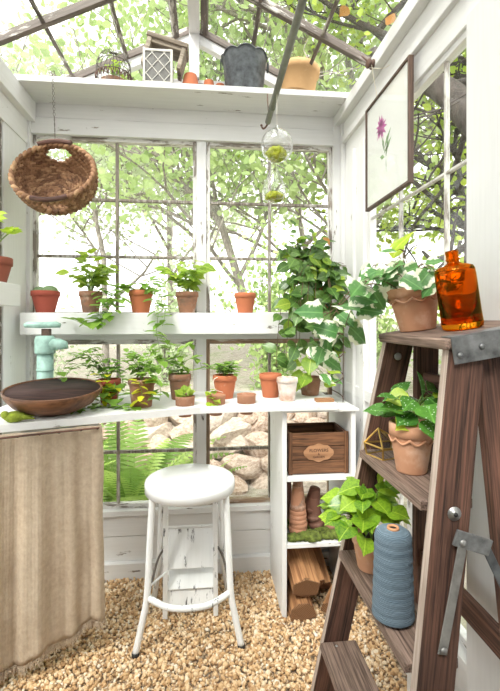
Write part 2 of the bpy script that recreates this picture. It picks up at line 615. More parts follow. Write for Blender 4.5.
NP_ = 26000
gx = rng.uniform(XL + 0.01, XR - 0.01, NP_)
gy = rng.uniform(0.95, 2.15, NP_)
gz = rng.uniform(-0.008, 0.006, NP_)
sc_ = rng.gamma(9, 1 / 9, NP_) * 0.0068
S3 = np.stack([sc_ * rng.uniform(0.9, 1.35, NP_), sc_ * rng.uniform(0.7, 1.0, NP_), sc_ * rng.uniform(0.55, 0.85, NP_)], 1)
gr = link('pea_gravel', instanced_mesh('pea_gravel', 'gravel', ICO_V, ICO_F, np.stack([gx, gy, gz], 1), rand_rot(NP_) * S3[:, None, :], np.clip(rng.beta(2.6, 1.9, NP_), 0, 1)))
tag(gr, 'loose tan pea gravel covering the floor', 'gravel', kind='stuff')


# ------------------------------------------------------------------ windows
def window(name, label, loc, rot, us, vs_, fw, depth, mats, stile=None, mw=0.014, pane='pane', fw_top=None):
    """us / vs_: edges of the glazed grid incl. outer edges; local x = width, z = height, y = thickness"""
    ms_x, ms_z, mm = mats
    w = thing(name, label, 'window', loc, rot, kind='structure')
    u0, u1, v0, v1 = us[0], us[-1], vs_[0], vs_[-1]
    d = depth / 2
    ft = fw_top or fw
    board('stile', (u0, -d, v0), (u0 + fw, d, v1), ms_z, w)
    board('stile', (u1 - fw, -d, v0), (u1, d, v1), ms_z, w)
    board('rail', (u0 + fw, -d, v0), (u1 - fw, d, v0 + fw), ms_x, w)
    board('rail', (u0 + fw, -d, v1 - ft), (u1 - fw, d, v1), ms_x, w)
    for u in us[1:-1]:
        board('muntin', (u - mw / 2, -d * 0.7, v0 + fw), (u + mw / 2, d * 0.7, v1 - ft), mm, w)
    for v in vs_[1:-1]:
        board('muntin', (u0 + fw, -d * 0.6, v - mw / 2), (u1 - fw, d * 0.6, v + mw / 2), mm, w)
    for i in range(len(us) - 1):
        for j in range(len(vs_) - 1):
            a0 = us[i] + (fw if i == 0 else mw / 2) - 0.002
            a1 = us[i + 1] - (fw if i == len(us) - 2 else mw / 2) + 0.002
            b0 = vs_[j] + (fw if j == 0 else mw / 2) - 0.002
            b1 = vs_[j + 1] - (ft if j == len(vs_) - 2 else mw / 2) + 0.002
            board('pane', (a0, -0.0015, b0), (a1, 0.0015, b1), pane, w, 0)
    return w


SASH = ('sash_x', 'sash_z', 'muntin')
BARE = ('bare_x', 'bare_z', 'muntin')
window('window_1', 'upper left six-pane sash with flaking grey frame', (0, 2.20, 0), (0, 0, 0), [-0.825, -0.43, -0.04], [1.27, 1.56, 1.838, 2.140], 0.020, 0.035, SASH)
window('window_2', 'upper right six-pane sash behind the glass ornaments', (0, 2.20, 0), (0, 0, 0), [0.005, 0.327, 0.655], [1.27, 1.56, 1.838, 2.140], 0.020, 0.035, SASH)
window('window_3', 'lower left sash behind the potting bench, fern outside', (0, 2.20, 0), (0, 0, 0), [-0.825, -0.425, -0.035], [0.325, 0.60, 0.87, 1.155], 0.024, 0.035, SASH)
window('window_4', 'lower right brown-framed sash, boulders outside', (0, 2.20, 0), (0, 0, 0), [0.0, 0.327, 0.655], [0.325, 0.60, 0.87, 1.155], 0.024, 0.035, BARE)

# ------------------------------------------------------------------ back wall
wb = thing('wall_back', 'white boarded back wall of the greenhouse', 'wall', kind='structure')
board('sill_plate', (XL, 2.145, -0.05), (XR, 2.24, 0.075), 'paint_x', wb)
board('board', (XL, 2.172, 0.075), (XR, 2.235, 0.195), 'paint_x', wb)
board('board', (XL, 2.168, 0.198), (XR, 2.235, 0.318), 'paint_x', wb)
board('sill', (XL, 2.148, 0.300), (XR, 2.24, 0.328), 'paint_x', wb)
board('header_board', (XL, 2.160, 2.138), (XR, 2.235, 2.215), 'paint_x', wb)
board('header_board', (XL, 2.168, 2.218), (XR, 2.235, 2.288), 'paint_x', wb)
board('mullion', (-0.042, 2.175, 0.325), (0.006, 2.235, 2.14), 'paint_z', wb)
board('transom', (XL, 2.165, 1.155), (XR, 2.235, 1.275), 'paint_x', wb)
board('corner_post', (XL - 0.03, 2.150, 0), (-0.822, 2.235, 2.30), 'paint_z', wb)
board('corner_post', (0.650, 2.155, 0), (XR + 0.03, 2.235, 2.30), 'paint_z', wb)
board('stop_bead', (0.682, 2.120, 0), (0.70, 2.155, 2.29), 'paint_z', wb)
# gable: king post, rakes, tie board behind the top shelf
RX, RZ, PITCH = -0.05, 2.70, 0.48
board('tie_board', (-0.30, 2.17, 2.288), (0.22, 2.235, 2.44), 'paint_x', wb)
board('king_post', (-0.078, 2.150, 2.44), (-0.028, 2.20, 2.72), 'paint_z', wb)
beam('rake_board', (-0.88, 2.20, RZ - 0.83 * PITCH - 0.03), (RX, 2.20, RZ - 0.03), 0.065, 0.04, 'paint_z', wb, (0, 1, 0))
beam('rake_board', (0.78, 2.20, RZ - 0.83 * PITCH - 0.03), (RX, 2.20, RZ - 0.03), 0.065, 0.04, 'paint_z', wb, (0, 1, 0))
gm = MB()
gm.add([(-0.84, 2.215, 2.31), (-0.84, 2.218, 2.31), (0.74, 2.215, 2.31), (0.74, 2.218, 2.31), (RX, 2.215, 2.66), (RX, 2.218, 2.66)], [(0, 2, 4), (1, 5, 3), (0, 1, 3, 2), (2, 3, 5, 4), (4, 5, 1, 0)])
gm.build('gable_pane', 'pane', wb)

# ------------------------------------------------------------------ right wall
wr = thing('wall_right', 'white right wall with top plate and knee wall boards', 'wall', kind='structure')
for k in range(3):
    board('board', (0.705 + 0.004 * (k % 2), YF, 0.0 + 0.108 * k), (0.75, 2.16, 0.105 + 0.108 * k), 'paint_y', wr)
board('sill', (0.682, YF, 0.322), (0.76, 2.16, 0.345), 'paint_y', wr)
board('transom', (0.695, YF, 0.895), (0.75, 2.16, 0.945), 'paint_y', wr)
board('top_plate', (0.700, YF, 2.045), (0.76, 2.16, 2.14), 'paint_y', wr)
board('moulding', (0.682, YF, 2.135), (0.75, 2.16, 2.165), 'paint_y', wr)
board('top_plate', (0.690, YF, 2.165), (0.76, 2.16, 2.235), 'paint_y', wr)
board('eave_board', (0.655, YF, 2.235), (0.79, 2.16, 2.29), 'paint_y', wr)
board('jamb', (0.690, 1.845, 0.34), (0.75, 1.90, 2.05), 'paint_z', wr)
board('jamb', (0.698, 1.90, 0.34), (0.75, 2.12, 2.05), 'paint_z', wr)
board('jamb', (0.684, 1.965, 0.34), (0.70, 1.995, 2.05), 'paint_z', wr)
board('wall_panel', (0.680, 0.30, 0.0), (0.75, 1.075, 2.045), 'paint_clean', wr)
board('door_post', (0.662, 1.30, 0.0), (0.70, 1.375, 0.90), 'paint_z', wr)
R90 = (0, 0, PI / 2)
window('window_5', 'upper right-wall sash behind the framed botanical print', (0.722, 0, 0), R90, [0.925, 1.238, 1.545, 1.848], [0.935, 1.335, 1.69, 2.05], 0.026, 0.022, ('paint_x', 'paint_z', 'muntin_pale'), mw=0.010)
window('window_6', 'lower right-wall sash behind the ladder', (0.722, 0, 0), R90, [0.925, 1.238, 1.545, 1.848], [0.345, 0.62, 0.90], 0.026, 0.022, ('paint_x', 'paint_z', 'muntin_pale'), mw=0.010)

# ------------------------------------------------------------------ left wall
wl = thing('wall_left', 'white left wall with corner boards and top plate', 'wall', kind='structure')
board('corner_board', (-0.88, 1.915, 0), (-0.838, 2.15, 2.19), 'paint_z', wl)
for k in range(3):
    board('board', (-0.88, YF, 0.108 * k), (-0.838 - 0.003 * (k % 2), 1.915, 0.105 + 0.108 * k), 'paint_y', wl)
board('sill', (-0.89, YF, 0.322), (-0.82, 1.915, 0.345), 'paint_y', wl)
board('top_plate', (-0.90, YF, 2.08), (-0.832, 2.15, 2.19), 'paint_y', wl)
board('eave_board', (-0.92, YF, 2.19), (-0.80, 2.16, 2.285), 'paint_y', wl)
window('window_7', 'left wall sash at the picture edge, dark frame', (-0.86, 0, 0), R90, [0.70, 1.10, 1.50, 1.91], [0.345, 0.80, 1.25, 1.70, 2.08], 0.03, 0.035, ('roof_bar', 'roof_bar', 'muntin'))

board('wall_panel', (-0.88, YF, 0.345), (-0.838, 0.70, 2.08), 'paint_clean', wl)
board('wall_panel', (0.690, YF, 0.0), (0.75, 0.30, 2.045), 'paint_clean', wr)
wf = thing('wall_front_added', 'unseen white boarded wall behind the viewer, added to cut frontal light', 'wall', kind='structure')  # unseen end wall, added to reduce light from behind the camera
for k in range(9):
    board('board', (XL - 0.04, YF - 0.05, 0.255 * k), (XR + 0.05, YF, 0.255 * k + 0.252), 'paint_x', wf)

# ------------------------------------------------------------------ roof
def roof(name, label, x_eave, side):
    """glazed slope; local frame: along y the bars run up the slope, ridge-parallel bars along y"""
    w = thing(name, label, 'roof', kind='structure')
    run = abs(x_eave - RX)
    def pt(s, y, h=0.0):     # s: 0 ridge .. 1 eave
        return Vector((RX + (x_eave - RX) * s, y, RZ - PITCH * run * s + h))
    nrm = Vector((side * PITCH, 0, 1)).normalized()
    xs_ = [-0.002, 0.23, 0.49, 0.78] if side > 0 else [-0.145, -0.382, -0.633, -0.92]
    ss = [(x - RX) / (x_eave - RX) for x in xs_]
    ys = [2.19, 1.785, 1.38, 0.975, 0.57, 0.165, YF]
    for y in ys:
        wide = 0.026 if y != 2.19 else 0.04
        beam('rafter', pt(0.03, y), pt(1.03, y), wide, 0.034, 'roof_bar_z', w, nrm)
    for s_ in ss:
        wide = 0.030 if s_ in (ss[0], ss[-1]) else 0.016
        beam('glazing_bar', pt(s_, YF), pt(s_, 2.20), wide, 0.026, 'roof_bar_z', w, nrm)
    me_cache = None
    for i in range(len(ss) - 1):
        for j in range(len(ys) - 1):
            a, b = pt(ss[i], ys[j], 0.006), pt(ss[i + 1], ys[j], 0.006)
            c, d_ = pt(ss[i + 1], ys[j + 1], 0.006), pt(ss[i], ys[j + 1], 0.006)
            mb = MB()
            up = nrm * 0.003
            mb.add([a, b, c, d_, a + up, b + up, c + up, d_ + up], [(0, 1, 2, 3), (7, 6, 5, 4), (0, 4, 5, 1), (1, 5, 6, 2), (2, 6, 7, 3), (3, 7, 4, 0)])
            mb.build('pane', 'roof_pane', w)
    return w


M['roof_bar_z'] = m_paint('weathered roof bar z', 0.47, 'z', (0.52, 0.49, 0.45), (0.12, 0.095, 0.08), 0.06, 26)
roof('roof_right', 'right slope of the glazed greenhouse roof', 0.78, 1)
roof('roof_left', 'left slope of the glazed greenhouse roof', -0.92, -1)
rb = board('ridge_beam', (-0.078, YF, 2.655), (-0.026, 2.15, 2.735), 'paint_y')
tag(rb, 'white ridge beam under the top of the glazed roof', 'beam', kind='structure')

# ------------------------------------------------------------------ the garden outside
def m_ground():
    t = NT('garden ground')
    v = t.coords(rnd=False)
    f = t.noise(v, 1.3, 6, 0.6)
    g = t.noise(v, 14, 5, 0.7)
    col = t.ramp(f, [(0.35, (0.26, 0.22, 0.18)), (0.5, (0.33, 0.29, 0.25)), (0.62, (0.19, 0.25, 0.11))])
    col = t.mix(0.5, col, t.ramp(g, [(0.35, (0.16, 0.12, 0.09)), (0.6, (0.48, 0.43, 0.37))]))
    return t.done(t.bsdf(col, 0.95, g, 0.8, 0.02))


M['ground'] = m_ground()


def ground_z(x, y):
    """flat by the greenhouse, a bank rising behind the boulders"""
    b = max(0.0, min(1.0, (y - 3.75) / 0.7))
    b = b * b * (3 - 2 * b)
    r = b * (0.46 + 0.045 * max(0, y - 4)) * (0.55 + 0.45 / (1 + math.exp(-(x + 0.9) * 3)))
    rx = max(0.0, min(1.0, (x - 2.2) / 3.0))
    return -0.14 + max(r, rx * 0.6) + 0.03 * mnoise.noise(Vector((x * 0.8, y * 0.8, 0)))


mb = MB()
xs = [-26 + 52 * i / 90 for i in range(91)]
ysg = [-6 + 40 * (i / 110) for i in range(111)]
for y in ysg:
    for x in xs:
        z = ground_z(x, y)
        if -1.2 < x < 1.1 and -1.0 < y < 2.5:
            z = -0.16
        mb.v.append((x, y, z))
for j in range(110):
    for i in range(90):
        mb.f.append((j * 91 + i, j * 91 + i + 1, (j + 1) * 91 + i + 1, (j + 1) * 91 + i))
tag(mb.build('ground', 'ground', smooth=True), 'pale leaf-strewn garden ground rising behind the boulders', 'ground', kind='structure')

M['stone'] = None
t = NT('garden stone')
oi = t.n('ObjectInfo')
sc1 = t.noise(t.coords(), 5, 6, 0.65)
sc2 = t.noise(t.coords(), 30, 4, 0.6)
c1 = t.ramp(oi.outputs['Random'], [(0.0, (0.34, 0.21, 0.15)), (0.3, (0.60, 0.47, 0.38)), (0.55, (0.70, 0.63, 0.56)), (0.75, (0.44, 0.30, 0.23)), (1.0, (0.62, 0.58, 0.54))])
c2 = t.mix(0.45, c1, t.ramp(sc1, [(0.38, (0.20, 0.12, 0.085)), (0.52, (0.62, 0.50, 0.41)), (0.66, (0.80, 0.74, 0.68))]))
M['stone'] = t.done(t.bsdf(c2, 0.9, t.mix(0.5, sc1, sc2), 0.8, 0.02))

stone_meshes = []
for k in range(7):
    bm = bmesh.new()
    bmesh.ops.create_icosphere(bm, subdivisions=3, radius=1)
    nsz = Vector((k * 3.1, k * 1.3, 0))
    planes = [Vector((random.gauss(0, 1), random.gauss(0, 1), random.gauss(0, 1))).normalized() for _ in range(11)]
    for v in bm.verts:
        d = v.co.normalized()
        r = 1.0
        for p in planes:
            q = d.dot(p)
            if q > 0.05:
                r = min(r, 0.62 / q)
        v.co = d * (r * 1.15 + 0.05 * mnoise.noise(d * 2 + nsz))
    me = bpy.data.meshes.new('stone')
    bm.to_mesh(me)
    bm.free()
    me.materials.append(M['stone'])
    stone_meshes.append(me)

sw = thing('stone_wall', 'dry-stacked wall of pale boulders outside the lower windows', 'stone wall', (0, 3.6, -0.14), kind='structure')
random.seed(21)
for row in range(5):
    x = -1.35 + random.uniform(-0.1, 0.1)
    while x < 2.3:
        w = random.uniform(0.09, 0.19)
        h = random.uniform(0.075, 0.11)
        o = link('stone', random.choice(stone_meshes), sw)
        o.location = (x + w, 0.10 * row + random.uniform(-0.05, 0.05), 0.02 + row * 0.125 + random.uniform(-0.02, 0.03))
        o.scale = (w * 1.18, 0.15, h * 1.18)
        o.rotation_euler = (random.uniform(-0.4, 0.4), random.uniform(-0.35, 0.35), random.uniform(0, 0.8))
        x += 2 * w * 0.92


# ferns -------------------------------------------------------------------
def fern(loc, n, length, label, seed):
    random.seed(seed)
    r = thing('fern', label, 'fern', loc, group='ferns outside the lower left window')
    for k in range(n):
        yaw = 2 * PI * k / n + random.uniform(-0.3, 0.3)
        L = length * random.uniform(0.75, 1.1)
        lean = random.uniform(0.25, 0.95)
        mb = MB()
        tones = []
        pts = []
        for i in range(25):
            u = i / 24
            ang = 1.45 - lean * 0.6 - u * u * 1.25 * lean
            if i == 0:
                p = Vector((0, 0, 0))
            else:
                p = pts[-1] + Vector((math.cos(ang), 0, math.sin(ang))) * (L / 24)
            pts.append(p)
        mb.tube(pts[::2], [0.004 * (1 - 0.8 * i / 12) for i in range(13)], 4)
        for i in range(2, 25):
            u = i / 24
            w = L * 0.15 * math.sin(PI * min(1, u * 0.92 + 0.06)) ** 0.8 + 0.006
            t_ = (pts[i] - pts[i - 1]).normalized()
            for sgn in (-1, 1):
                b = pts[i]
                tip = b + Vector((0, sgn * w, 0)) + t_ * w * 0.35 + Vector((0, 0, -0.18 * w))
                q = t_ * (L / 24) * 0.40
                mid = (b + tip) / 2 + Vector((0, 0, 0.05 * w))
                mb.add([b - q, mid - q * 0.9, tip, mid + q * 0.9, b + q], [(0, 1, 3, 4), (1, 2, 3)])
        me = mb.mesh('frond', 'fern')
        a = me.attributes.new('tone', 'FLOAT', 'POINT')
        tv = random.uniform(0.1, 1.0)
        a.data.foreach_set('value', [tv] * len(me.vertices))
        link('frond', me, r, (0, 0, 0), (0, 0, yaw))


fern((-0.50, 3.02, -0.14), 22, 0.86, 'large bright fern right behind the window, left of the stool', 1)
fern((-0.98, 3.12, -0.14), 16, 0.80, 'fern behind the burlap curtain, left of the large fern', 2)
fern((-0.10, 3.20, -0.14), 14, 0.50, 'small fern by the boulders, right of the large fern', 3)
fern((-0.72, 2.72, -0.14), 14, 0.52, 'low front fern with broad fronds below the large fern', 4)

# trees -------------------------------------------------------------------
LV = np.array([[0, 0, 0], [0.27, 0.22, 0.05], [0.36, 0.48, 0.06], [0.20, 0.78, 0.03], [0, 1.0, -0.06], [-0.20, 0.78, 0.03], [-0.36, 0.48, 0.06], [-0.27, 0.22, 0.05], [0, 0.5, -0.04]])
LF = np.array([[k, (k + 1) % 8, 8] for k in range(8)])


def tree(name, label, base, height, spread, trunk_r, leaf, n_leaf, mat, bark, seed, lean=(0, 0), first=0.35, group='garden trees', levels=4, droop=0.0, nch=(3, 5)):
    random.seed(seed)
    r = thing(name, label, 'tree', base, group=group)
    mb = MB()
    tips = []

    def grow(p, d, L, rad, lv):
        n = 5
        pts, q, dd = [p], p, d.copy()
        for i in range(n):
            dd = (dd + Vector((random.gauss(0, 0.11), random.gauss(0, 0.11), random.gauss(0.02, 0.07) - droop * (lv > 1)))).normalized()
            q = q + dd * (L / n)
            pts.append(q)
        mb.tube(pts, [rad * (1 - 0.45 * i / n) for i in range(n + 1)], 7 if lv == 0 else 5 if lv < 3 else 3, cap=False)
        if lv >= 2:
            tips.extend(pts[2:])
        if lv >= levels:
            return
        k = random.randint(*nch) + (2 if lv == 0 else 0)
        for c in range(k):
            u = first + (1 - first) * (c + random.random()) / k if lv == 0 else random.uniform(0.35, 1.0)
            i = min(n - 1, int(u * n))
            s0 = pts[i].lerp(pts[i + 1], u * n - i)
            yaw = random.uniform(0, 2 * PI)
            tilt = random.uniform(0.5, 1.1)
            side = Vector((math.cos(yaw), math.sin(yaw), 0))
            nd = (dd * math.cos(tilt) + side * math.sin(tilt) * spread).normalized()
            grow(s0, nd, L * random.uniform(0.5, 0.72), rad * random.uniform(0.42, 0.6), lv + 1)

    grow(Vector((0, 0, 0)), Vector((lean[0], lean[1], 1)).normalized(), height * 0.62, trunk_r, 0)
    mb.build('trunk', bark, r, smooth=True)
    T = np.array([t_[:] for t_ in tips])
    idx = rng.integers(0, len(T), n_leaf)
    locs = T[idx] + rng.normal(size=(n_leaf, 3)) * (leaf * 1.7)
    wp = locs + np.array(base)
    keep = ~((wp[:, 0] ** 2 + (wp[:, 1] - 1.0) ** 2 < 4.3 ** 2) & (wp[:, 2] < 5.0))     # clearing round the greenhouse
    locs, idx = locs[keep], idx[keep]
    n_leaf = len(locs)
    sc = leaf * rng.uniform(0.6, 1.25, n_leaf)
    tone = np.clip(rng.beta(2, 2, n_leaf) * 0.75 + 0.25 * rng.random(len(T))[idx], 0, 1)
    f = link('foliage', instanced_mesh('foliage', mat, LV, LF, locs, rand_rot(n_leaf) * sc[:, None, None], tone, False), r)
    f['kind'] = 'stuff'
    return r


tree('garden_tree', 'spring green tree filling the view behind the upper right sash', (1.0, 7.2, 0.5), 6.2, 1.0, 0.085, 0.12, 5200, 'fol_a', 'pale_bark', 11, (-0.18, 0), 0.22)
tree('garden_tree', 'pale green tree behind the upper left sash', (-1.9, 8.6, 0.35), 6.0, 1.0, 0.07, 0.11, 2200, 'fol_c', 'pale_bark', 12, (0.15, 0), 0.2)
tree('garden_tree', 'slim tree behind the sash mullion with crossing branches', (0.0, 9.6, 0.6), 7.0, 1.0, 0.08, 0.12, 4200, 'fol_c', 'pale_bark', 13, (0.05, 0), 0.2)
tree('garden_tree', 'tall leafy tree beyond the right corner of the greenhouse', (2.7, 7.0, 0.6), 7.0, 1.0, 0.10, 0.13, 5200, 'fol_a', 'pale_bark', 14, (-0.1, 0), 0.2)
tree('garden_tree', 'distant soft green tree at the far left of the garden', (-4.6, 11.5, 0.4), 8.0, 1.0, 0.12, 0.14, 4200, 'fol_c', 'pale_bark', 15)
tree('garden_tree', 'distant soft green tree in the far middle', (-1.0, 14.0, 0.6), 8.0, 1.0, 0.12, 0.15, 4200, 'fol_c', 'pale_bark', 16)
tree('garden_tree', 'distant tree in the far right', (3.6, 13.0, 0.7), 8.0, 1.0, 0.12, 0.15, 4600, 'fol_c', 'pale_bark', 17)
tree('shade_tree', 'dark trunked tree with yellow green leaves outside the right wall', (5.2, 5.0, 0.2), 7.0, 1.1, 0.20, 0.10, 7000, 'fol_b', 'bark', 18, (-0.42, -0.05), 0.30)
tree('shade_tree', 'leafy tree close beyond the right wall windows', (4.0, 6.4, 0.2), 5.6, 1.0, 0.12, 0.10, 6000, 'fol_b', 'bark', 19, (-0.1, -0.1), 0.2)
tree('shade_tree', 'tree outside the right wall near the ladder', (5.6, 3.0, 0.1), 5.8, 1.1, 0.13, 0.095, 6000, 'fol_b', 'bark', 20, (-0.05, 0.1), 0.15)
OB = Vector((2.75, 2.0, -0.1))
lb = thing('old_tree', 'old tree with a thick dark limb crossing the right wall window', 'tree', OB, group='garden trees')
lm = MB()
def w2l(p):
    return Vector(p) - OB
lm.tube(spline([w2l(p) for p in ((2.75, 2.0, -0.2), (2.62, 2.2, 1.2), (2.36, 2.80, 2.30), (2.22, 3.35, 2.88), (2.22, 3.95, 3.48), (2.0, 5.0, 4.4))], 6), [0.20 - 0.0035 * i for i in range(31)], 12, cap=False)
random.seed(77)
for (a_, b_, c_, r_) in (((2.3, 3.0, 2.5), (2.35, 3.5, 2.0), (2.3, 4.1, 1.85), 0.05), ((2.25, 3.3, 2.8), (2.3, 3.6, 2.3), (2.35, 3.75, 1.5), 0.035), ((2.25, 3.5, 3.0), (2.35, 4.0, 2.6), (2.3, 4.6, 2.3), 0.03), ((2.5, 2.6, 1.9), (2.45, 3.1, 1.75), (2.4, 3.9, 1.55), 0.045), ((2.3, 3.0, 2.5), (2.4, 3.3, 1.7), (2.6, 3.6, 0.9), 0.03), ((2.3, 4.0, 3.5), (2.9, 4.2, 3.8), (3.2, 4.6, 4.4), 0.05)):
    c = spline([w2l(a_), w2l(b_), w2l(c_), w2l(Vector(c_) + Vector((0.1, 0.5, random.uniform(-0.4, 0.3))))], 6)
    lm.tube(c, [r_ * (1 - 0.7 * i / (len(c) - 1)) for i in range(len(c))], 7, cap=False)
    for q in range(4):
        k_ = random.randint(5, len(c) - 2)
        e_ = c[k_] + Vector((random.uniform(-0.1, 0.4), random.uniform(-0.3, 0.5), random.uniform(-0.5, 0.5)))
        lm.tube([c[k_], (c[k_] + e_) / 2 + Vector((0, 0, 0.05)), e_], [r_ * 0.4, r_ * 0.3, r_ * 0.12], 5, cap=False)
lm.build('trunk', 'bark', lb, True)
nl_ = 1500
T = np.array([w2l((x, y, z))[:] for x, y, z in zip(rng.uniform(2.5, 3.8, nl_), rng.uniform(3.2, 5.0, nl_), rng.uniform(1.0, 3.6, nl_))])
lf_ = link('foliage', instanced_mesh('foliage', 'fol_b', LV, LF, T, rand_rot(nl_) * (0.085 * rng.uniform(0.6, 1.25, nl_))[:, None, None], rng.beta(2, 2, nl_), False), lb)
lf_['kind'] = 'stuff'
tree('overhang_tree', 'tall tree spreading over the right roof slope', (3.4, 9.5, 0.6), 12.0, 1.2, 0.16, 0.15, 6000, 'fol_a', 'pale_bark', 22, (-0.12, -0.22), 0.3)
tree('overhang_tree', 'tall tree spreading over the left roof slope', (-4.6, 7.0, 0.2), 11.0, 1.1, 0.15, 0.15, 2300, 'fol_a', 'pale_bark', 23, (0.1, -0.15), 0.35)

# understorey shrubs ------------------------------------------------------
def shrub(label, loc, size, leaf, n, mat, seed):
    random.seed(seed)
    r = thing('shrub', label, 'shrub', loc, group='garden shrubs')
    mb = MB()
    tips = []
    for k in range(14):
        yaw = random.uniform(0, 2 * PI)
        rr = random.uniform(0.15, 1)
        top = Vector((math.cos(yaw) * size[0] * rr, math.sin(yaw) * size[1] * rr, size[2] * random.uniform(0.55, 1.0) * (1.1 - 0.4 * rr)))
        pts = bez((0, 0, 0), (0, 0, top.z * 0.4), (top.x * 0.7, top.y * 0.7, top.z * 0.8), top, 6)
        mb.tube(pts, [0.014 * (1 - 0.7 * i / 6) for i in range(7)], 4, cap=False)
        tips.extend(pts[1:])
    mb.build('branches', 'pale_bark', r, smooth=True)
    T = np.array([p[:] for p in tips])
    idx = rng.integers(0, len(T), n)
    locs = T[idx] + rng.normal(size=(n, 3)) * np.array(size) * 0.14
    locs[:, 2] = np.abs(locs[:, 2])
    sc = leaf * rng.uniform(0.6, 1.25, n)
    f = link('foliage', instanced_mesh('foliage', mat, LV, LF, locs, rand_rot(n) * sc[:, None, None], rng.beta(2, 2, n), False), r)
    f['kind'] = 'stuff'


shrub('loose green shrub on the bank above the boulders, right of the mullion', (0.85, 5.4, 0.33), (0.9, 0.5, 2.0), 0.07, 2600, 'fol_a', 31)
shrub('soft shrub on the bank behind the trailing vines', (-0.55, 6.2, 0.30), (0.9, 0.5, 1.7), 0.075, 1300, 'fol_c', 32)
shrub('pale shrub at the far left behind the pump', (-2.3, 6.6, 0.2), (0.8, 0.5, 1.3), 0.08, 900, 'fol_c', 33)
shrub('broad shrub beyond the right corner post', (2.0, 5.0, 0.3), (0.8, 0.5, 1.7), 0.075, 1500, 'fol_a', 34)
shrub('yellow green shrub beside the right wall', (3.0, 2.9, -0.05), (0.55, 0.5, 1.7), 0.07, 1500, 'fol_b', 35)
shrub('yellow green shrub outside the right wall behind the ladder', (2.3, 2.0, -0.1), (0.5, 0.7, 1.5), 0.07, 1300, 'fol_b', 36)

# ------------------------------------------------------------------ built-in shelves and bench
ts = board('top_shelf', (-0.835, 1.97, 2.285), (0.69, 2.168, 2.312), 'paint_x')
tag(ts, 'white plank shelf above the back windows', 'shelf')
msf = thing('window_shelf', 'white shelf with deep fascia across the middle of the back window', 'shelf', (0, 2.02, 1.283))
board('top_board', (-0.812, 0.0, -0.022), (0.70, 0.143, 0.0), 'paint_x', msf)
board('fascia', (-0.812, -0.012, -0.098), (0.70, 0.010, -0.0005), 'paint_x', msf)
lsf = board('side_shelf', (-0.838, 1.05, 1.302), (-0.705, 1.75, 1.384), 'paint_y')
tag(lsf, 'short thick white shelf fixed to the left wall', 'shelf')

# bench: two boards cut from one front line; holes for small pots in the front board
BZ = 0.90
holes = [(-0.082, 1.810, 0.031), (0.045, 1.822, 0.030), (0.174, 1.832, 0.030), (0.36, 1.93, 0.028), (0.455, 1.85, 0.028)]


def poly_slab(name, poly, z0, z1, mat, parent, circles=()):
    bm = bmesh.new()
    es = []
    for ring in [poly] + [[(cx + r * math.cos(2 * PI * k / 20), cy + r * math.sin(2 * PI * k / 20)) for k in range(20)] for cx, cy, r in circles]:
        vv = [bm.verts.new((x, y, z1)) for x, y in ring]
        es += [bm.edges.new((vv[i], vv[(i + 1) % len(vv)])) for i in range(len(vv))]
    bmesh.ops.triangle_fill(bm, use_beauty=True, use_dissolve=False, edges=es)
    g = bmesh.ops.extrude_face_region(bm, geom=list(bm.faces))
    bmesh.ops.translate(bm, verts=[e for e in g['geom'] if isinstance(e, bmesh.types.BMVert)], vec=(0, 0, z0 - z1))
    bmesh.ops.recalc_face_normals(bm, faces=list(bm.faces))
    me = bpy.data.meshes.new(name)
    bm.to_mesh(me)
    bm.free()
    me.materials.append(M[mat])
    return link(name, me, parent)


bench = thing('potting_bench', 'white potting bench with pot holes under the window', 'bench')
poly_slab('bench_top', [(-0.816, 1.480), (-0.66, 1.535), (-0.02, 1.760), (0.555, 1.772), (0.565, 2.145), (-0.816, 2.145)], BZ - 0.026, BZ, 'paint_x', bench, holes)
beam('cleat', (-0.64, 1.585, BZ - 0.05), (-0.39, 1.672, BZ - 0.05), 0.045, 0.02, 'paint_z', bench, (0, 0, 1))
board('leg', (-0.813, 1.51, 0), (-0.775, 1.55, BZ - 0.026), 'paint_z', bench)
board('leg', (-0.813, 2.09, 0), (-0.775, 2.13, BZ - 0.026), 'paint_z', bench)

# burlap skirt ------------------------------------------------------------
t = NT('burlap')
tc = t.n('TexCoord')
w1 = t.n('TexWave', wave_type='BANDS', bands_direction='X')
w1.inputs['Scale'].default_value = 75
w1.inputs['Distortion'].default_value = 3.0
w1.inputs['Detail'].default_value = 3
w1.inputs['Detail Scale'].default_value = 0.35
w2 = t.n('TexWave', wave_type='BANDS', bands_direction='Z')
w2.inputs['Scale'].default_value = 75
w2.inputs['Distortion'].default_value = 3.0
w2.inputs['Detail'].default_value = 3
w2.inputs['Detail Scale'].default_value = 0.35
t.l(tc.outputs['Object'], w1.inputs['Vector'])
t.l(tc.outputs['Object'], w2.inputs['Vector'])
wv = t.mix(0.5, w1.outputs['Fac'], w2.outputs['Fac'])
bl = t.noise(t.coords((1, 1, 0.25)), 9, 5, 0.6)
bl2 = t.noise(t.coords((1, 1, 1)), 60, 4, 0.7)
bc = t.ramp(bl, [(0.3, (0.80, 0.64, 0.48)), (0.7, (0.90, 0.76, 0.60))])
bc = t.mix(0.35, bc, t.ramp(bl2, [(0.35, (0.58, 0.43, 0.30)), (0.65, (0.94, 0.82, 0.68))]))
bc = t.mix(0.35, bc, t.mix(1.0, bc, t.ramp(wv, [(0.2, (0.6, 0.57, 0.53)), (0.7, (1.08, 1.05, 1.0))]), 'MULTIPLY'))
bs = t.bsdf(bc, 0.95, wv, 0.9, 0.004)
tl = t.n('BsdfTranslucent')
t.l(bc, tl.inputs['Color'])
mx = t.n('MixShader')
mx.inputs[0].default_value = 0.25
t.l(bs.outputs[0], mx.inputs[1])
t.l(tl.outputs[0], mx.inputs[2])
M['burlap'] = t.done(mx)

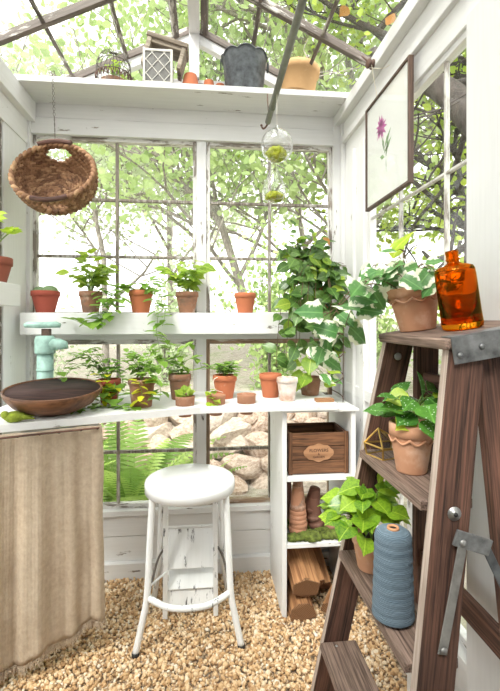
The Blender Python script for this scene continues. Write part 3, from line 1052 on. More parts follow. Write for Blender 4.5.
A, B_ = Vector((-0.70, 1.508, 0)), Vector((-0.375, 1.625, 0))
A0 = A + (A - B_) * 0.45
cur = thing('burlap_curtain', 'gathered burlap curtain hung on the bench front with frayed hem', 'curtain', (A0.x, A0.y, 0), (0, 0, math.atan2(B_.y - A0.y, B_.x - A0.x)))
CW = (B_ - A0).length
NU, NVv = 110, 40
mb = MB()
hem = []
for j in range(NVv + 1):
    v = j / NVv
    for i in range(NU + 1):
        u = i / NU
        ztop = BZ - 0.028
        zb = 0.028 + 0.135 * u ** 1.7 + 0.012 * math.sin(u * 23) * u
        ph = u * 9.2 + 0.5 * math.sin(u * 5)
        fold = (0.42 * math.sin(2 * PI * ph * 0.62) + 0.34 * math.sin(2 * PI * ph * 0.37 + 1.3) + 0.16 * math.sin(2 * PI * ph * 1.45 + 0.4 + v)) * (1.15 - 0.35 * v) + 0.25 * mnoise.noise(Vector((u * 9, v * 2.2, 7)))
        amp = 0.014 + 0.020 * v
        if v < 0.03:
            amp *= 0.7
        y = -0.010 - amp * fold + 0.045 * v + 0.006 * mnoise.noise(Vector((u * 6, v * 5, 1)))
        x = u * CW + 0.022 * v * (u - 0.3) + 0.008 * mnoise.noise(Vector((u * 3, v * 3, 5)))
        z = ztop + (zb - ztop) * v
        mb.v.append((x, y, z))
        if j == NVv:
            hem.append(Vector((x, y, z)))
for j in range(NVv):
    for i in range(NU):
        a = j * (NU + 1) + i
        mb.f.append((a, a + 1, a + NU + 2, a + NU + 1))
co = mb.build('cloth', 'burlap', cur, True)
sol = co.modifiers.new('thickness', 'SOLIDIFY')
sol.thickness = 0.003
fr = MB()
random.seed(4)
for k in range(800):
    u = random.random() * (len(hem) - 1)
    i = int(u)
    p = hem[i].lerp(hem[min(i + 1, len(hem) - 1)], u - i)
    L = random.uniform(0.010, 0.036)
    q = p + Vector((random.gauss(0, 0.006), random.gauss(0, 0.006), -L))
    q.z = max(q.z, 0.004)
    fr.tube([p + Vector((0, 0, 0.004)), p.lerp(q, 0.5) + Vector((random.gauss(0, 0.002), 0, 0)), q], 0.0011, 3, cap=False)
fo = fr.build('fringe', 'burlap', cur)
fo['kind'] = 'stuff'
for u in (0.35, 0.47, 0.60, 0.72, 0.86, 0.97):
    tk = MB().lathe([(0.0, 0), (0.004, 0.0005), (0.0045, 0.002), (0, 0.003)], 8)
    tk.build('tack', 'wire', cur, True, (u * CW, -0.024, BZ - 0.036), (PI / 2, 0, 0))


# ------------------------------------------------------------------ pots and plants
def pot_profile(rt, rb, h, rim=0.25, wall=0.008):
    rh = h * rim
    rr = rt * 0.93
    k = h - rh
    return [(0.0, 0.0), (rb * 0.96, 0.0), (rb, 0.003), (rb + (rr - rb) * 0.98, k - 0.002), (rr, k), (rt, k + 0.001), (rt * 1.005, k + rh * 0.5), (rt, h - 0.002), (rt - 0.002, h), (rt - wall, h), (rt - wall - 0.002, h - 0.003), (rb * 0.9, h * 0.55), (0.0, h * 0.55)]


def make_pot(parent, rt, rb, h, mat, rim=0.25, soil=True, n=32, swag=False, name='pot'):
    p = MB().lathe(pot_profile(rt, rb, h, rim), n).build(name, mat, parent, True)
    if soil:
        s = MB().lathe([(0.0, h * 0.86), (rt * 0.5, h * 0.87), (rt - 0.0095, h * 0.85), (rt * 0.8, h * 0.6), (0, h * 0.58)], 20, fn=lambda i, a: 0.003 * math.sin(a * 5 + i) if i < 2 and i > 0 else 0).build('soil', 'soil', parent, True)
    if swag:
        sw_ = MB()
        k = h * (1 - rim) - 0.002
        for j in range(9):
            pts = []
            for i in range(9):
                a = 2 * PI * (j + i / 8) / 9
                z = k - 0.011 * math.sin(PI * i / 8)
                r = rb + (rt * 0.93 - rb) * (z / (h * (1 - rim))) + 0.0015
                pts.append((r * math.cos(a), r * math.sin(a), z))
            sw_.tube(pts, 0.0026, 5)
            a = 2 * PI * j / 9
            r = rt * 0.93 + 0.001
            sw_.blob((r * math.cos(a), r * math.sin(a), k - 0.002), (0.0042,) * 3, 0, 1, (8, 6))
        sw_.build('garland', mat, parent, True)
    return p


_leafmesh = {}


def leaf_mesh(shape, mat):
    key = (shape, mat)
    if key in _leafmesh:
        return _leafmesh[key]
    prof, fold, droop, tip = {
        'oval': ([0.05, 0.30, 0.44, 0.44, 0.32, 0.14, 0.0], 0.14, 0.16, 0),
        'lance': ([0.04, 0.15, 0.21, 0.20, 0.15, 0.07, 0.0], 0.06, 0.20, 0),
        'heart': ([0.30, 0.48, 0.52, 0.45, 0.31, 0.13, 0.0], 0.12, 0.22, 0),
        'ivy': ([0.26, 0.50, 0.40, 0.42, 0.27, 0.12, 0.0], 0.08, 0.16, 0),
        'drop': ([0.03, 0.24, 0.33, 0.33, 0.27, 0.12, 0.0], 0.12, 0.28, 0),
    }[shape]
    v, f = [], []
    n = len(prof) - 1
    for i, w in enumerate(prof):
        u = i / n
        back = -0.16 if (shape == 'heart' and i == 0) else 0.0
        z = -droop * u * u
        for sgn in (-1.0, -0.5, 0.0, 0.5, 1.0):
            bk = back * abs(sgn)
            v.append((sgn * w, u + bk, z + fold * abs(sgn) * w * 2 * (1 - 0.3 * abs(sgn)) + (0.03 * math.sin(u * 9) * abs(sgn))))
    for i in range(n):
        for k in range(4):
            a = i * 5 + k
            f.append((a, a + 1, a + 6, a + 5))
    mb = MB()
    mb.add(v, f)
    me = mb.mesh('leaf', mat, True)
    _leafmesh[key] = me
    return me


def leaf(parent, shape, mat, pos, direction, size, roll=0.0, name='leaf', up=(0, -0.45, 0.85)):
    """leaf grows along direction with its face kept as upward as possible"""
    d = Vector(direction).normalized()
    up = Vector(up)
    x = d.cross(up)
    if x.length < 1e-3:
        x = Vector((1, 0, 0))
    x.normalize()
    z = x.cross(d)
    m = Matrix((x, d, z)).transposed()
    m = m @ Matrix.Rotation(roll, 3, 'Y')
    m4 = m.to_4x4() @ Matrix.Scale(size, 4)
    m4.translation = pos
    o = link(name, leaf_mesh(shape, mat), parent)
    o.matrix_local = m4
    return o


def leaves_joined(parent, name, mat, items):
    """small leaves (a few pixels each) joined: items = (pos, dir, size)"""
    mb = MB()
    for pos, d, s_ in items:
        d = Vector(d).normalized()
        x = d.cross(Vector((0, 0, 1)))
        if x.length < 1e-3:
            x = Vector((1, 0, 0))
        x.normalize()
        z = x.cross(d)
        p = Vector(pos)
        s_ = s_ * 1.15
        pts = [p, p + (d * 0.35 + x * 0.36 + z * 0.08) * s_, p + (d * 0.75 + x * 0.24 + z * 0.02) * s_, p + (d - z * 0.12) * s_,
               p + (d * 0.75 - x * 0.24 + z * 0.02) * s_, p + (d * 0.35 - x * 0.36 + z * 0.08) * s_, p + (d * 0.5 - z * 0.04) * s_]
        mb.add(pts, [(0, 1, 6), (1, 2, 6), (2, 3, 6), (3, 4, 6), (4, 5, 6), (5, 0, 6)])
    o = mb.build(name, mat, parent, True)
    o['kind'] = 'stuff'
    return o


def stems(parent, curves, r, mat, name='stems'):
    mb = MB()
    for c in curves:
        mb.tube(c, [r * (1 - 0.5 * i / max(1, len(c) - 1)) for i in range(len(c))], 5, cap=False)
    return mb.build(name, mat, parent, True)


def bushy(parent, h, origin_z, n, spread, height, leafsize, shape, mat, seed, up=0.5, per=4, stem='stem_green', droop=0.0):
    """stems fanning from the pot, leaves singly along them"""
    random.seed(seed)
    cs = []
    for k in range(n):
        yaw = 2 * PI * k / n + random.uniform(-0.4, 0.4)
        sp = spread * random.uniform(0.3, 1.0)
        tz = height * random.uniform(0.55, 1.0) * (1.0 - 0.35 * (sp / spread) ** 2)
        tip = Vector((math.cos(yaw) * sp, math.sin(yaw) * sp, origin_z + tz - droop * sp))
        c = bez((math.cos(yaw) * 0.01, math.sin(yaw) * 0.01, origin_z), (0, 0, origin_z + tz * 0.5), (tip.x * 0.6, tip.y * 0.6, origin_z + tz * 0.95), tip, 10)
        cs.append(c)
        for i in range(per):
            u = 0.35 + 0.65 * (i + 0.5) / per if i < per - 1 else 1.0
            p = c[min(10, int(u * 10))]
            y2 = yaw + random.uniform(-1.3, 1.3) if i < per - 1 else yaw
            leaf(parent, shape, mat, p, (math.cos(y2), math.sin(y2), random.uniform(up - 0.5, up + 0.3)), leafsize * random.uniform(0.7, 1.15), random.uniform(-0.5, 0.5))
    stems(parent, cs, 0.0022, stem)


def vine(parent, pts, spacing, leafsize, mat, seed, name='trailing_vine', stem='stem_green', sep=True):
    """one trailing stem with small leaves either side"""
    random.seed(seed)
    c = spline(pts, 14)
    items = []
    acc = 0
    for i in range(1, len(c)):
        acc += (c[i] - c[i - 1]).length
        if acc > spacing * 0.62:
            acc = 0
            yaw = random.uniform(0, 2 * PI)
            items.append((c[i], (math.cos(yaw), math.sin(yaw) * 0.7 - 0.3, random.uniform(-0.5, 0.4)), leafsize * 1.55 * random.uniform(0.6, 1.15)))
    s = stems(parent, [c], 0.0014, stem, name)
    leaves_joined(s, 'leaves', mat, items)
    return s


SH, YS = 1.283, 2.085
# --- on the window shelf
c = thing('potted_cactus', 'red clay pot with round grey-green cactus at left end of window shelf', 'potted plant', (-0.729, YS, SH))
make_pot(c, 0.062, 0.040, 0.100, 'terra_red')
for k, (x, y, r) in enumerate(((-0.022, -0.012, 0.026), (0.020, -0.004, 0.033), (0.0, 0.026, 0.024))):
    mbc = MB()
    vs_ = []
    for j in range(9):
        th = PI * j / 8
        for i in range(24):
            a = 2 * PI * i / 24
            rr = r * (1 + 0.10 * (i % 2))
            vs_.append((x + rr * math.sin(th) * math.cos(a), y + rr * math.sin(th) * math.sin(a), 0.100 + r * 0.75 * math.cos(th) * 1.05))
    mbc.add(vs_, [(j * 24 + i, (j + 1) * 24 + i, (j + 1) * 24 + (i + 1) % 24, j * 24 + (i + 1) % 24) for j in range(8) for i in range(24)])
    mbc.build('cactus', 'cactus', c, True)

p = thing('potted_seedling', 'worn brown pot with upright yellow-green leafy plant beside the cactus', 'potted plant', (-0.528, YS, SH))
make_pot(p, 0.052, 0.036, 0.100, 'terra_worn')
bushy(p, 0.1, 0.085, 11, 0.115, 0.195, 0.056, 'oval', 'leaf_mid', 41, 0.25, 7)
for k in range(4):
    leaf(p, 'oval', 'leaf_lime', (random.uniform(-0.02, 0.03), random.uniform(-0.03, 0.02), 0.24 + 0.012 * k), (math.cos(k * 1.7), math.sin(k * 1.7), 0.5), 0.06)
vine(p, [(0.03, -0.03, 0.095), (0.07, -0.055, 0.10), (0.06, -0.085, 0.03), (0.05, -0.095, -0.05)], 0.018, 0.03, 'leaf_tiny', 42)

p = thing('potted_vine', 'plain clay pot with thin vine trailing over the window shelf edge', 'potted plant', (-0.300, YS, SH))
make_pot(p, 0.056, 0.039, 0.106, 'terra')
vine(p, [(-0.02, -0.02, 0.095), (-0.05, -0.06, 0.125), (-0.09, -0.09, 0.06), (-0.13, -0.10, -0.02), (-0.22, -0.105, -0.045), (-0.28, -0.11, -0.03)], 0.016, 0.036, 'leaf_tiny', 43)
vine(p, [(0.02, -0.02, 0.095), (0.06, -0.06, 0.12), (0.09, -0.10, 0.02), (0.085, -0.11, -0.09), (0.10, -0.115, -0.18), (0.085, -0.12, -0.26)], 0.016, 0.034, 'leaf_tiny', 44)
vine(p, [(0.0, -0.03, 0.095), (0.05, -0.05, 0.15), (0.09, -0.085, 0.09), (0.12, -0.10, 0.0), (0.11, -0.11, -0.06)], 0.018, 0.034, 'leaf_tiny', 45)
vine(p, [(-0.02, 0.0, 0.095), (-0.07, -0.03, 0.12), (-0.12, -0.08, 0.07), (-0.16, -0.10, 0.02), (-0.15, -0.11, -0.07)], 0.018, 0.034, 'leaf_tiny', 46)

p = thing('potted_leafy_plant', 'brown clay pot with long-leaved green plant beside the sash mullion', 'potted plant', (-0.085, YS, SH))
make_pot(p, 0.054, 0.036, 0.100, 'terra_worn')
bushy(p, 0.1, 0.085, 11, 0.12, 0.21, 0.068, 'drop', 'leaf_mid', 47, 0.1, 7)

p = thing('clay_pot', 'small plain terracotta pot alone at the middle of the window shelf', 'pot', (0.192, YS, SH))
make_pot(p, 0.052, 0.036, 0.097, 'terra')

# the weeping plant at the right end of the window shelf
p = thing('potted_shrub', 'large dark green bushy plant cascading over the right end of window shelf', 'potted plant', (0.540, 2.085, SH))
make_pot(p, 0.075, 0.055, 0.130, 'terra')
random.seed(50)
cs = []
nleaf = 0
for k in range(46):
    yaw = random.uniform(0, 2 * PI)
    if k < 24:      # upright dome
        ex = 0.225 * math.sqrt(random.random())
        top = Vector((math.cos(yaw) * ex - 0.045, -abs(math.sin(yaw)) * ex * 0.9 + 0.02, 0.16 + 0.20 * (1 - (ex / 0.25) ** 2) * random.uniform(0.55, 1.05)))
        c = bez((0, 0, 0.12), (0, -0.01, 0.22), (top.x * 0.7, top.y * 0.7, top.z + 0.02), top, 12)
        lo_i, cnt = 5, 4
    else:           # shoots spilling over the front and left
        xx = random.uniform(-0.27, 0.09)
        yy = -random.uniform(0.09, 0.19)
        top = Vector((xx, yy, random.uniform(-0.26, 0.06)))
        c = bez((0, 0, 0.12), (xx * 0.35, yy * 0.5, 0.30), (xx * 0.95, yy, 0.22), top, 12)
        lo_i, cnt = 5, 7
    cs.append(c)
    for q in range(cnt):
        u = (q + random.random() * 0.8) / cnt
        u = 1 - (1 - u) ** 1.7 if k >= 24 else u      # spilling shoots carry their leaves toward the tip
        i = lo_i + (12 - lo_i) * min(1.0, u)
        f_ = min(i - int(i), 1.0)
        q_ = c[min(12, int(i))].lerp(c[min(12, int(i) + 1)], f_)
        if q_.x > 0.105:
            continue
        y2 = random.uniform(0, 2 * PI)
        leaf(p, 'drop', 'leaf_dark' if random.random() < 0.88 else 'leaf_mid', q_, (math.cos(y2), math.sin(y2) * 0.6 - 0.5, random.uniform(-1.0, 0.3)), random.uniform(0.056, 0.088), random.uniform(-0.45, 0.45), up=(0, -0.9, 0.4))
        nleaf += 1
for k in range(12):     # airy upright shoots above the dome
    bx_, tz = random.uniform(-0.13, 0.05), random.uniform(0.30, 0.42)
    c = bez((bx_ * 0.4, 0, 0.15), (bx_ * 0.5, -0.01, 0.22), (bx_, -0.03, tz - 0.06), (bx_ + random.uniform(-0.03, 0.03), -0.04, tz), 8)
    cs.append(c)
    for i in (4, 5, 7, 8):
        y2 = random.uniform(0, 2 * PI)
        leaf(p, 'drop', 'leaf_dark' if random.random() < 0.7 else 'leaf_mid', c[i], (math.cos(y2), math.sin(y2) * 0.6 - 0.3, random.uniform(-0.3, 0.7)), random.uniform(0.032, 0.052), random.uniform(-0.5, 0.5), up=(0, -0.8, 0.5))
leaf(p, 'oval', 'leaf_brown', (0.02, -0.06, 0.36), (0.4, -0.3, -0.5), 0.05)
stems(p, cs, 0.0026, 'stem_brown')

# --- on the left shelf
p = thing('potted_sprig', 'red-brown pot with bright lime sprig on the left wall shelf', 'potted plant', (-0.765, 1.66, 1.384))
make_pot(p, 0.066, 0.046, 0.092, 'terra_maroon', 0.32)
random.seed(60)
cs = []
for k, (tx, ty, tz, s_) in enumerate(((0.075, -0.04, 0.175, 0.06), (0.02, -0.05, 0.215, 0.07), (-0.03, -0.02, 0.20, 0.06), (0.045, 0.02, 0.195, 0.06), (0.0, 0.03, 0.235, 0.055), (0.10, -0.05, 0.185, 0.035), (0.03, -0.03, 0.24, 0.05))):
    cs.append(bez((0, 0, 0.08), (0, 0, 0.13), (tx * 0.5, ty * 0.5, tz - 0.02), (tx, ty, tz), 8))
    for q in range(3):
        a = 2 * PI * q / 3 + k
        leaf(p, 'heart', 'leaf_lime', (tx, ty, tz), (math.cos(a), math.sin(a), 0.25), s_ * 0.75, 0.2)
stems(p, cs, 0.002, 'stem_green')

# --- on the bench
p = thing('potted_trailer', 'red-brown pot with fine trailing plant and yellow leaves beside the wooden bowl', 'potted plant', (-0.405, 1.90, BZ))
make_pot(p, 0.048, 0.034, 0.100, 'terra_red')
random.seed(61)
cs, it = [], []
for k in range(16):
    yaw = random.uniform(0, 2 * PI)
    ex = random.uniform(0.05, 0.17)
    tip = Vector((math.cos(yaw) * ex - 0.02, math.sin(yaw) * ex * 0.7 - 0.03, 0.10 + random.uniform(-0.06, 0.11)))
    c = bez((0, 0, 0.085), (tip.x * 0.3, tip.y * 0.3, 0.20), (tip.x * 0.9, tip.y * 0.9, tip.z + 0.06), tip, 9)
    cs.append(c)
    for q in c[2:]:
        y2 = random.uniform(0, 2 * PI)
        it.append((q, (math.cos(y2), math.sin(y2), random.uniform(-0.3, 0.4)), random.uniform(0.022, 0.038)))
stems(p, cs, 0.0014, 'stem_green')
leaves_joined(p, 'foliage', 'leaf_tiny', it)
it = [((0.012 + random.gauss(0, 0.022), -0.07 + random.gauss(0, 0.012), 0.055 + random.gauss(0, 0.03)), (random.gauss(0, 1), -1, random.gauss(0, 0.6)), random.uniform(0.026, 0.038)) for _ in range(22)]
leaves_joined(p, 'yellow_leaves', 'leaf_yellow', it)
vine(p, [(0.0, -0.04, 0.09), (0.0, -0.09, 0.06), (-0.02, -0.13, 0.012), (-0.06, -0.17, 0.008), (-0.09, -0.20, 0.006)], 0.014, 0.034, 'leaf_tiny', 62)
vine(p, [(0.03, -0.04, 0.09), (0.05, -0.08, 0.05), (0.06, -0.12, 0.012), (0.10, -0.15, 0.008), (0.13, -0.14, 0.006)], 0.014, 0.034, 'leaf_tiny', 63)
vine(p, [(-0.02, 0, 0.09), (-0.08, -0.02, 0.19), (-0.16, -0.05, 0.17), (-0.17, -0.07, 0.10), (-0.13, -0.08, 0.09)], 0.02, 0.02, 'leaf_tiny', 64)

p = thing('potted_vine', 'worn brown pot near the bench front with lime trailing leaves', 'potted plant', (-0.255, 1.800, BZ))
make_pot(p, 0.054, 0.040, 0.112, 'terra_worn', 0.2)
random.seed(66)
cs, it = [], []
for k in range(15):
    yaw = random.uniform(0, 2 * PI)
    ex = random.uniform(0.03, 0.11)
    tip = Vector((math.cos(yaw) * ex, math.sin(yaw) * ex, 0.11 + random.uniform(0.0, 0.13)))
    c = bez((0, 0, 0.09), (0, 0, 0.15), (tip.x * 0.8, tip.y * 0.8, tip.z + 0.03), tip, 7)
    cs.append(c)
    for q in c[2:]:
        y2 = random.uniform(0, 2 * PI)
        it.append((q, (math.cos(y2), math.sin(y2) - 0.3, random.uniform(-0.3, 0.5)), random.uniform(0.026, 0.042)))
stems(p, cs, 0.0014, 'stem_green')
leaves_joined(p, 'foliage', 'leaf_tiny', it)
vine(p, [(0.0, -0.04, 0.105), (0.0, -0.065, 0.10), (0.01, -0.066, 0.06), (0.0, -0.06, 0.02)], 0.013, 0.032, 'leaf_yellow', 67)
vine(p, [(0.03, -0.03, 0.105), (0.065, -0.04, 0.11), (0.08, -0.05, 0.07), (0.075, -0.05, 0.03)], 0.014, 0.034, 'leaf_tiny', 68)

p = thing('potted_vine', 'taller brown pot by the window with thin climbing stems', 'potted plant', (-0.112, 1.955, BZ))
make_pot(p, 0.050, 0.036, 0.112, 'terra_worn')
vine(p, [(0, 0, 0.10), (-0.02, -0.01, 0.18), (-0.05, -0.03, 0.26), (-0.09, -0.05, 0.30)], 0.018, 0.03, 'leaf_tiny', 69)
vine(p, [(0, 0, 0.10), (-0.04, -0.02, 0.16), (-0.08, -0.03, 0.17), (-0.11, -0.04, 0.12)], 0.016, 0.03, 'leaf_tiny', 70)
vine(p, [(0, 0, 0.10), (0.03, -0.02, 0.17), (0.08, -0.03, 0.18), (0.10, -0.03, 0.13)], 0.018, 0.028, 'leaf_tiny', 71)
vine(p, [(0, 0, 0.10), (-0.01, -0.02, 0.15), (0.02, -0.03, 0.22), (0.05, -0.03, 0.25)], 0.018, 0.028, 'leaf_tiny', 72)

p = thing('potted_herb', 'orange terracotta pot with low spreading herb on the bench behind the stool', 'potted plant', (0.088, 1.955, BZ))
make_pot(p, 0.054, 0.037, 0.104, 'terra')
random.seed(73)
cs, it = [], []
for k in range(22):
    yaw = random.uniform(0, 2 * PI)
    ex = random.uniform(0.03, 0.12)
    tip = Vector((math.cos(yaw) * ex, math.sin(yaw) * ex * 0.7, 0.10 + random.uniform(0.0, 0.055)))
    c = bez((0, 0, 0.09), (tip.x * 0.2, tip.y * 0.2, 0.13), (tip.x * 0.8, tip.y * 0.8, tip.z + 0.03), tip, 7)
    cs.append(c)
    for q in c[2:]:
        y2 = random.uniform(0, 2 * PI)
        it.append((q, (math.cos(y2), math.sin(y2), random.uniform(-0.2, 0.5)), random.uniform(0.02, 0.034)))
stems(p, cs, 0.0013, 'stem_green')
leaves_joined(p, 'foliage', 'leaf_tiny', it)
stems(p, [spline([(-0.02, -0.03, 0.10), (-0.05, -0.055, 0.09), (-0.045, -0.06, 0.05), (-0.01, -0.056, 0.035)], 5)], 0.0022, 'string', 'dry_stem')

p = thing('clay_pot', 'empty orange terracotta pot on the bench below the dark bushy plant', 'pot', (0.297, 1.965, BZ))
make_pot(p, 0.051, 0.036, 0.106, 'terra')
p = thing('clay_pot', 'chalky pale clay pot standing in front of the orange one', 'pot', (0.356, 1.868, BZ))
make_pot(p, 0.046, 0.033, 0.100, 'terra_pale', 0.22)

# little pots dropped into the bench holes
labs = ['little pot with small green sprouts sunk in bench hole, left of three', 'little pot with spilling sprig sunk in bench hole, middle of three', 'little empty clay pot sunk in bench hole, right of three']
for k, (hx, hy, hr) in enumerate(holes[:3]):
    p = thing('seedling_pot', labs[k], 'pot', (hx, hy, BZ - 0.046), group='little pots sunk in the bench')
    mbp = MB()
    mbp.lathe([(0, 0), (0.026, 0), (0.0285, 0.044), (0.0385, 0.0465), (0.0395, 0.075), (0.041, 0.083), (0.038, 0.084), (0.034, 0.078), (0.030, 0.06), (0, 0.06)], 28)
    mbp.build('pot', 'terra_clay', p, True)
    MB().lathe([(0, 0.068), (0.034, 0.067), (0.03, 0.061), (0, 0.061)], 16).build('soil', 'soil', p, True)
    random.seed(80 + k)
    if k == 0:
        for q in range(14):
            a = random.uniform(0, 2 * PI)
            leaf(p, 'oval', 'leaf_mid', (math.cos(a) * 0.012, math.sin(a) * 0.012, 0.075 + random.uniform(0, 0.03)), (math.cos(a), math.sin(a), random.uniform(0.2, 1.2)), random.uniform(0.028, 0.045))
    if k == 1:
        for q in range(10):
            a = random.uniform(-2.6, -0.6)
            leaf(p, 'oval', 'leaf_lime' if q % 3 == 0 else 'leaf_mid', (-0.015 + math.cos(a) * 0.02, math.sin(a) * 0.03, 0.08 + random.uniform(-0.03, 0.03)), (math.cos(a), math.sin(a), random.uniform(-0.6, 0.8)), random.uniform(0.025, 0.038))

p = thing('potted_ivy', 'dark pot with variegated leaves at the right end of the bench', 'potted plant', (0.490, 2.00, BZ))
make_pot(p, 0.052, 0.040, 0.085, 'terra_worn')
random.seed(84)
cs = []
for k in range(15):
    yaw = random.uniform(0, 2 * PI)
    tip = Vector((math.cos(yaw) * 0.08 - 0.0, -abs(math.sin(yaw)) * 0.09, random.uniform(0.06, 0.24)))
    cs.append(bez((0, 0, 0.07), (0, 0, 0.16), (tip.x * 0.8, tip.y * 0.8, tip.z + 0.04), tip, 7))
    leaf(p, 'oval' if k % 2 else 'heart', 'leaf_mid' if k % 3 else 'leaf_vari', tip, (math.cos(yaw), -0.6, random.uniform(-0.8, 0.2)), random.uniform(0.06, 0.095), random.uniform(-0.4, 0.4))
stems(p, cs, 0.002, 'stem_green')

# --- bowl, pump, birds and small things on the bench
bw = thing('wooden_bowl', 'large round dark wooden dough bowl at the left end of the bench', 'bowl', (-0.572, 1.725, BZ + 0.010), (0.10, 0.02, 0))
bp_ = [(0.0, 0.0), (0.085, 0.0), (0.10, 0.004), (0.145, 0.030), (0.168, 0.058), (0.176, 0.076), (0.174, 0.080), (0.166, 0.078), (0.156, 0.058), (0.13, 0.032), (0.09, 0.016), (0.0, 0.012)]
M['bowl_wood'] = m_wood('bowl wood', (0.085, 0.030, 0.013), (0.27, 0.115, 0.05), 'x', 14, 0.5, 0.3, 0.2)
M['bowl_in_shade'] = m_wood('bowl inside with painted shade', (0.018, 0.007, 0.006), (0.075, 0.032, 0.025), 'x', 14, 0.85, 0.3, 0.2)  # same wood darkened: shade of the hollow is put into the colour
MB().lathe(bp_[:8], 48).build('bowl_shell', 'bowl_wood', bw, True)
MB().lathe([(0.1665, 0.0785)] + bp_[8:], 48).build('bowl_shaded_inside', 'bowl_in_shade', bw, True)

MB().tube([(0.1715 * math.cos(2 * PI * i / 48), 0.1715 * math.sin(2 * PI * i / 48), 0.0795) for i in range(48)], 0.0042, 8, closed=True).build('lip', 'bowl_wood', bw, True)

pm = thing('hand_pump', 'mint green cast iron hand pump standing behind the wooden bowl', 'pump', (-0.685, 1.955, BZ))
MB().lathe([(0.0, 0), (0.062, 0), (0.062, 0.012), (0.042, 0.020), (0.034, 0.03), (0.033, 0.22), (0.0, 0.22)], 24).build('column', 'mint', pm, True)
MB().lathe([(0.0, 0.205), (0.040, 0.205), (0.042, 0.215), (0.042, 0.268), (0.036, 0.282), (0.0, 0.284)], 24).build('head', 'mint', pm, True)
MB().tube([(0.02, -0.005, 0.245), (0.065, -0.02, 0.247), (0.078, -0.024, 0.243), (0.080, -0.025, 0.225)], [0.026, 0.024, 0.025, 0.024], 14).build('spout', 'mint', pm, True)
board('neck', (-0.012, -0.014, 0.28), (0.022, 0.014, 0.312), 'rust', pm)
MB().tube([(-0.075, -0.03, 0.325), (-0.062, -0.028, 0.330), (-0.02, -0.015, 0.328), (0.05, -0.01, 0.330), (0.066, -0.01, 0.326)], [0.008, 0.013, 0.014, 0.014, 0.010], 10).build('handle', 'mint', pm, True)
for z in (0.06, 0.13):
    MB().lathe([(0.033, z), (0.0365, z + 0.002), (0.0365, z + 0.008), (0.033, z + 0.010)], 24).build('collar', 'mint', pm, True)

for k, (x, y, rz, lab) in enumerate(((-0.648, 1.560, 0.15, 'front one of two small moss green bird ornaments on the bench edge'), (-0.662, 1.590, 0.35, 'rear one of two small moss green bird ornaments on the bench edge'))):
    bd = thing('bird_ornament', lab, 'ornament', (x, y, BZ), (0, 0, rz), 'moss green birds')
    m_ = MB()
    m_.blob((0, 0, 0.020), (0.040, 0.019, 0.020), 0.15, 8, (14, 9), k)
    m_.blob((-0.034, 0, 0.030), (0.016, 0.013, 0.014), 0.1, 8, (12, 8), k + 3)
    m_.build('body', 'bird_green', bd, True)
    bd.scale = (0.82, 0.82, 0.82)
    MB().tube([(0.025, 0, 0.022), (0.05, 0, 0.017), (0.078, 0, 0.012)], [0.013, 0.008, 0.003], 8).build('tail', 'bird_green', bd, True)
    MB().tube([(-0.047, 0, 0.030), (-0.056, 0, 0.027)], [0.004, 0.001], 6).build('beak', 'stem_brown', bd)
edge_strip = beam('bench_edge_strip', A0 + Vector((0.035, -0.026, BZ - 0.034)), B_ + Vector((0.0, -0.026, BZ - 0.034)), 0.010, 0.006, 'ladder_z', None, (0, 0, 1))  # thin brown strip along the bench edge, in front of the burlap
tag(edge_strip, 'thin brown batten along the burlap under the bench edge', 'strip')

wbk = board('wood_block', (0.470, 1.805, BZ), (0.548, 1.845, BZ + 0.014), 'log_x')
tag(wbk, 'small flat pale wood offcut at the right end of the bench', 'wood block')

ws = thing('wire_plant_support', 'rusty coiled wire plant support beside the right corner post', 'plant support', (0.592, 1.93, 0.875))
pts = [(0.034 * math.cos(2 * PI * i / 16 - 0.6), 0.034 * math.sin(2 * PI * i / 16 - 0.6), 0.012 + 0.105 * i / 16) for i in range(16 * 3 + 6)]
MB().tube(pts, 0.0022, 6).build('coil', 'rust', ws, True)
MB().tube([(0.034, 0.0, 0.0), (0.036, 0.0, 0.38)], 0.0022, 6).build('upright', 'rust', ws, True)

# ------------------------------------------------------------------ shelf unit at the right with crate, clay pots and logs
cb = thing('shelf_unit', 'white open shelf unit under the right end of the bench', 'shelf unit', (0.48, 1.80, 0))
board('side_panel', (-0.158, 0, 0), (-0.138, 0.34, 0.862), 'paint_z', cb)
board('side_panel', (0.140, 0, 0), (0.160, 0.34, 0.862), 'paint_z', cb)
board('top_panel', (-0.160, -0.010, 0.862), (0.172, 0.34, 0.8735), 'paint_x', cb)
board('shelf', (-0.138, 0.002, 0.568), (0.140, 0.33, 0.588), 'paint_x', cb)
board('shelf', (-0.138, 0.002, 0.287), (0.140, 0.33, 0.307), 'paint_x', cb)

cr = thing('wooden_crate', 'brown wooden planter crate with oval plaque on the upper shelf', 'crate', (0.484, 1.92, 0.588))
hw, hd, ch = 0.130, 0.095, 0.180
for k in range(3):
    z0 = 0.004 + k * 0.059
    board('slat', (-hw, -hd, z0), (hw, -hd + 0.010, z0 + 0.056), 'crate_x', cr, 0.0015)
    board('slat', (-hw, hd - 0.010, z0), (hw, hd, z0 + 0.056), 'crate_x', cr, 0.0015)
    for sx in (-1, 1):
        board('slat', (min(sx * hw, sx * (hw - 0.010)), -hd + 0.010, z0), (max(sx * hw, sx * (hw - 0.010)), hd - 0.010, z0 + 0.056), 'crate_y', cr, 0.0015)
for sx in (-1, 1):
    board('corner_batten', (min(sx * hw, sx * (hw - 0.016)) - (0.0 if sx > 0 else 0.001), -hd - 0.004, 0.002), (max(sx * hw, sx * (hw - 0.016)) + (0.001 if sx > 0 else 0), -hd + 0.001, ch + 0.003), 'crate_z', cr)
board('base', (-hw + 0.01, -hd + 0.01, 0.0), (hw - 0.01, hd - 0.01, 0.008), 'crate_x', cr)
pq = MB()
ring = []
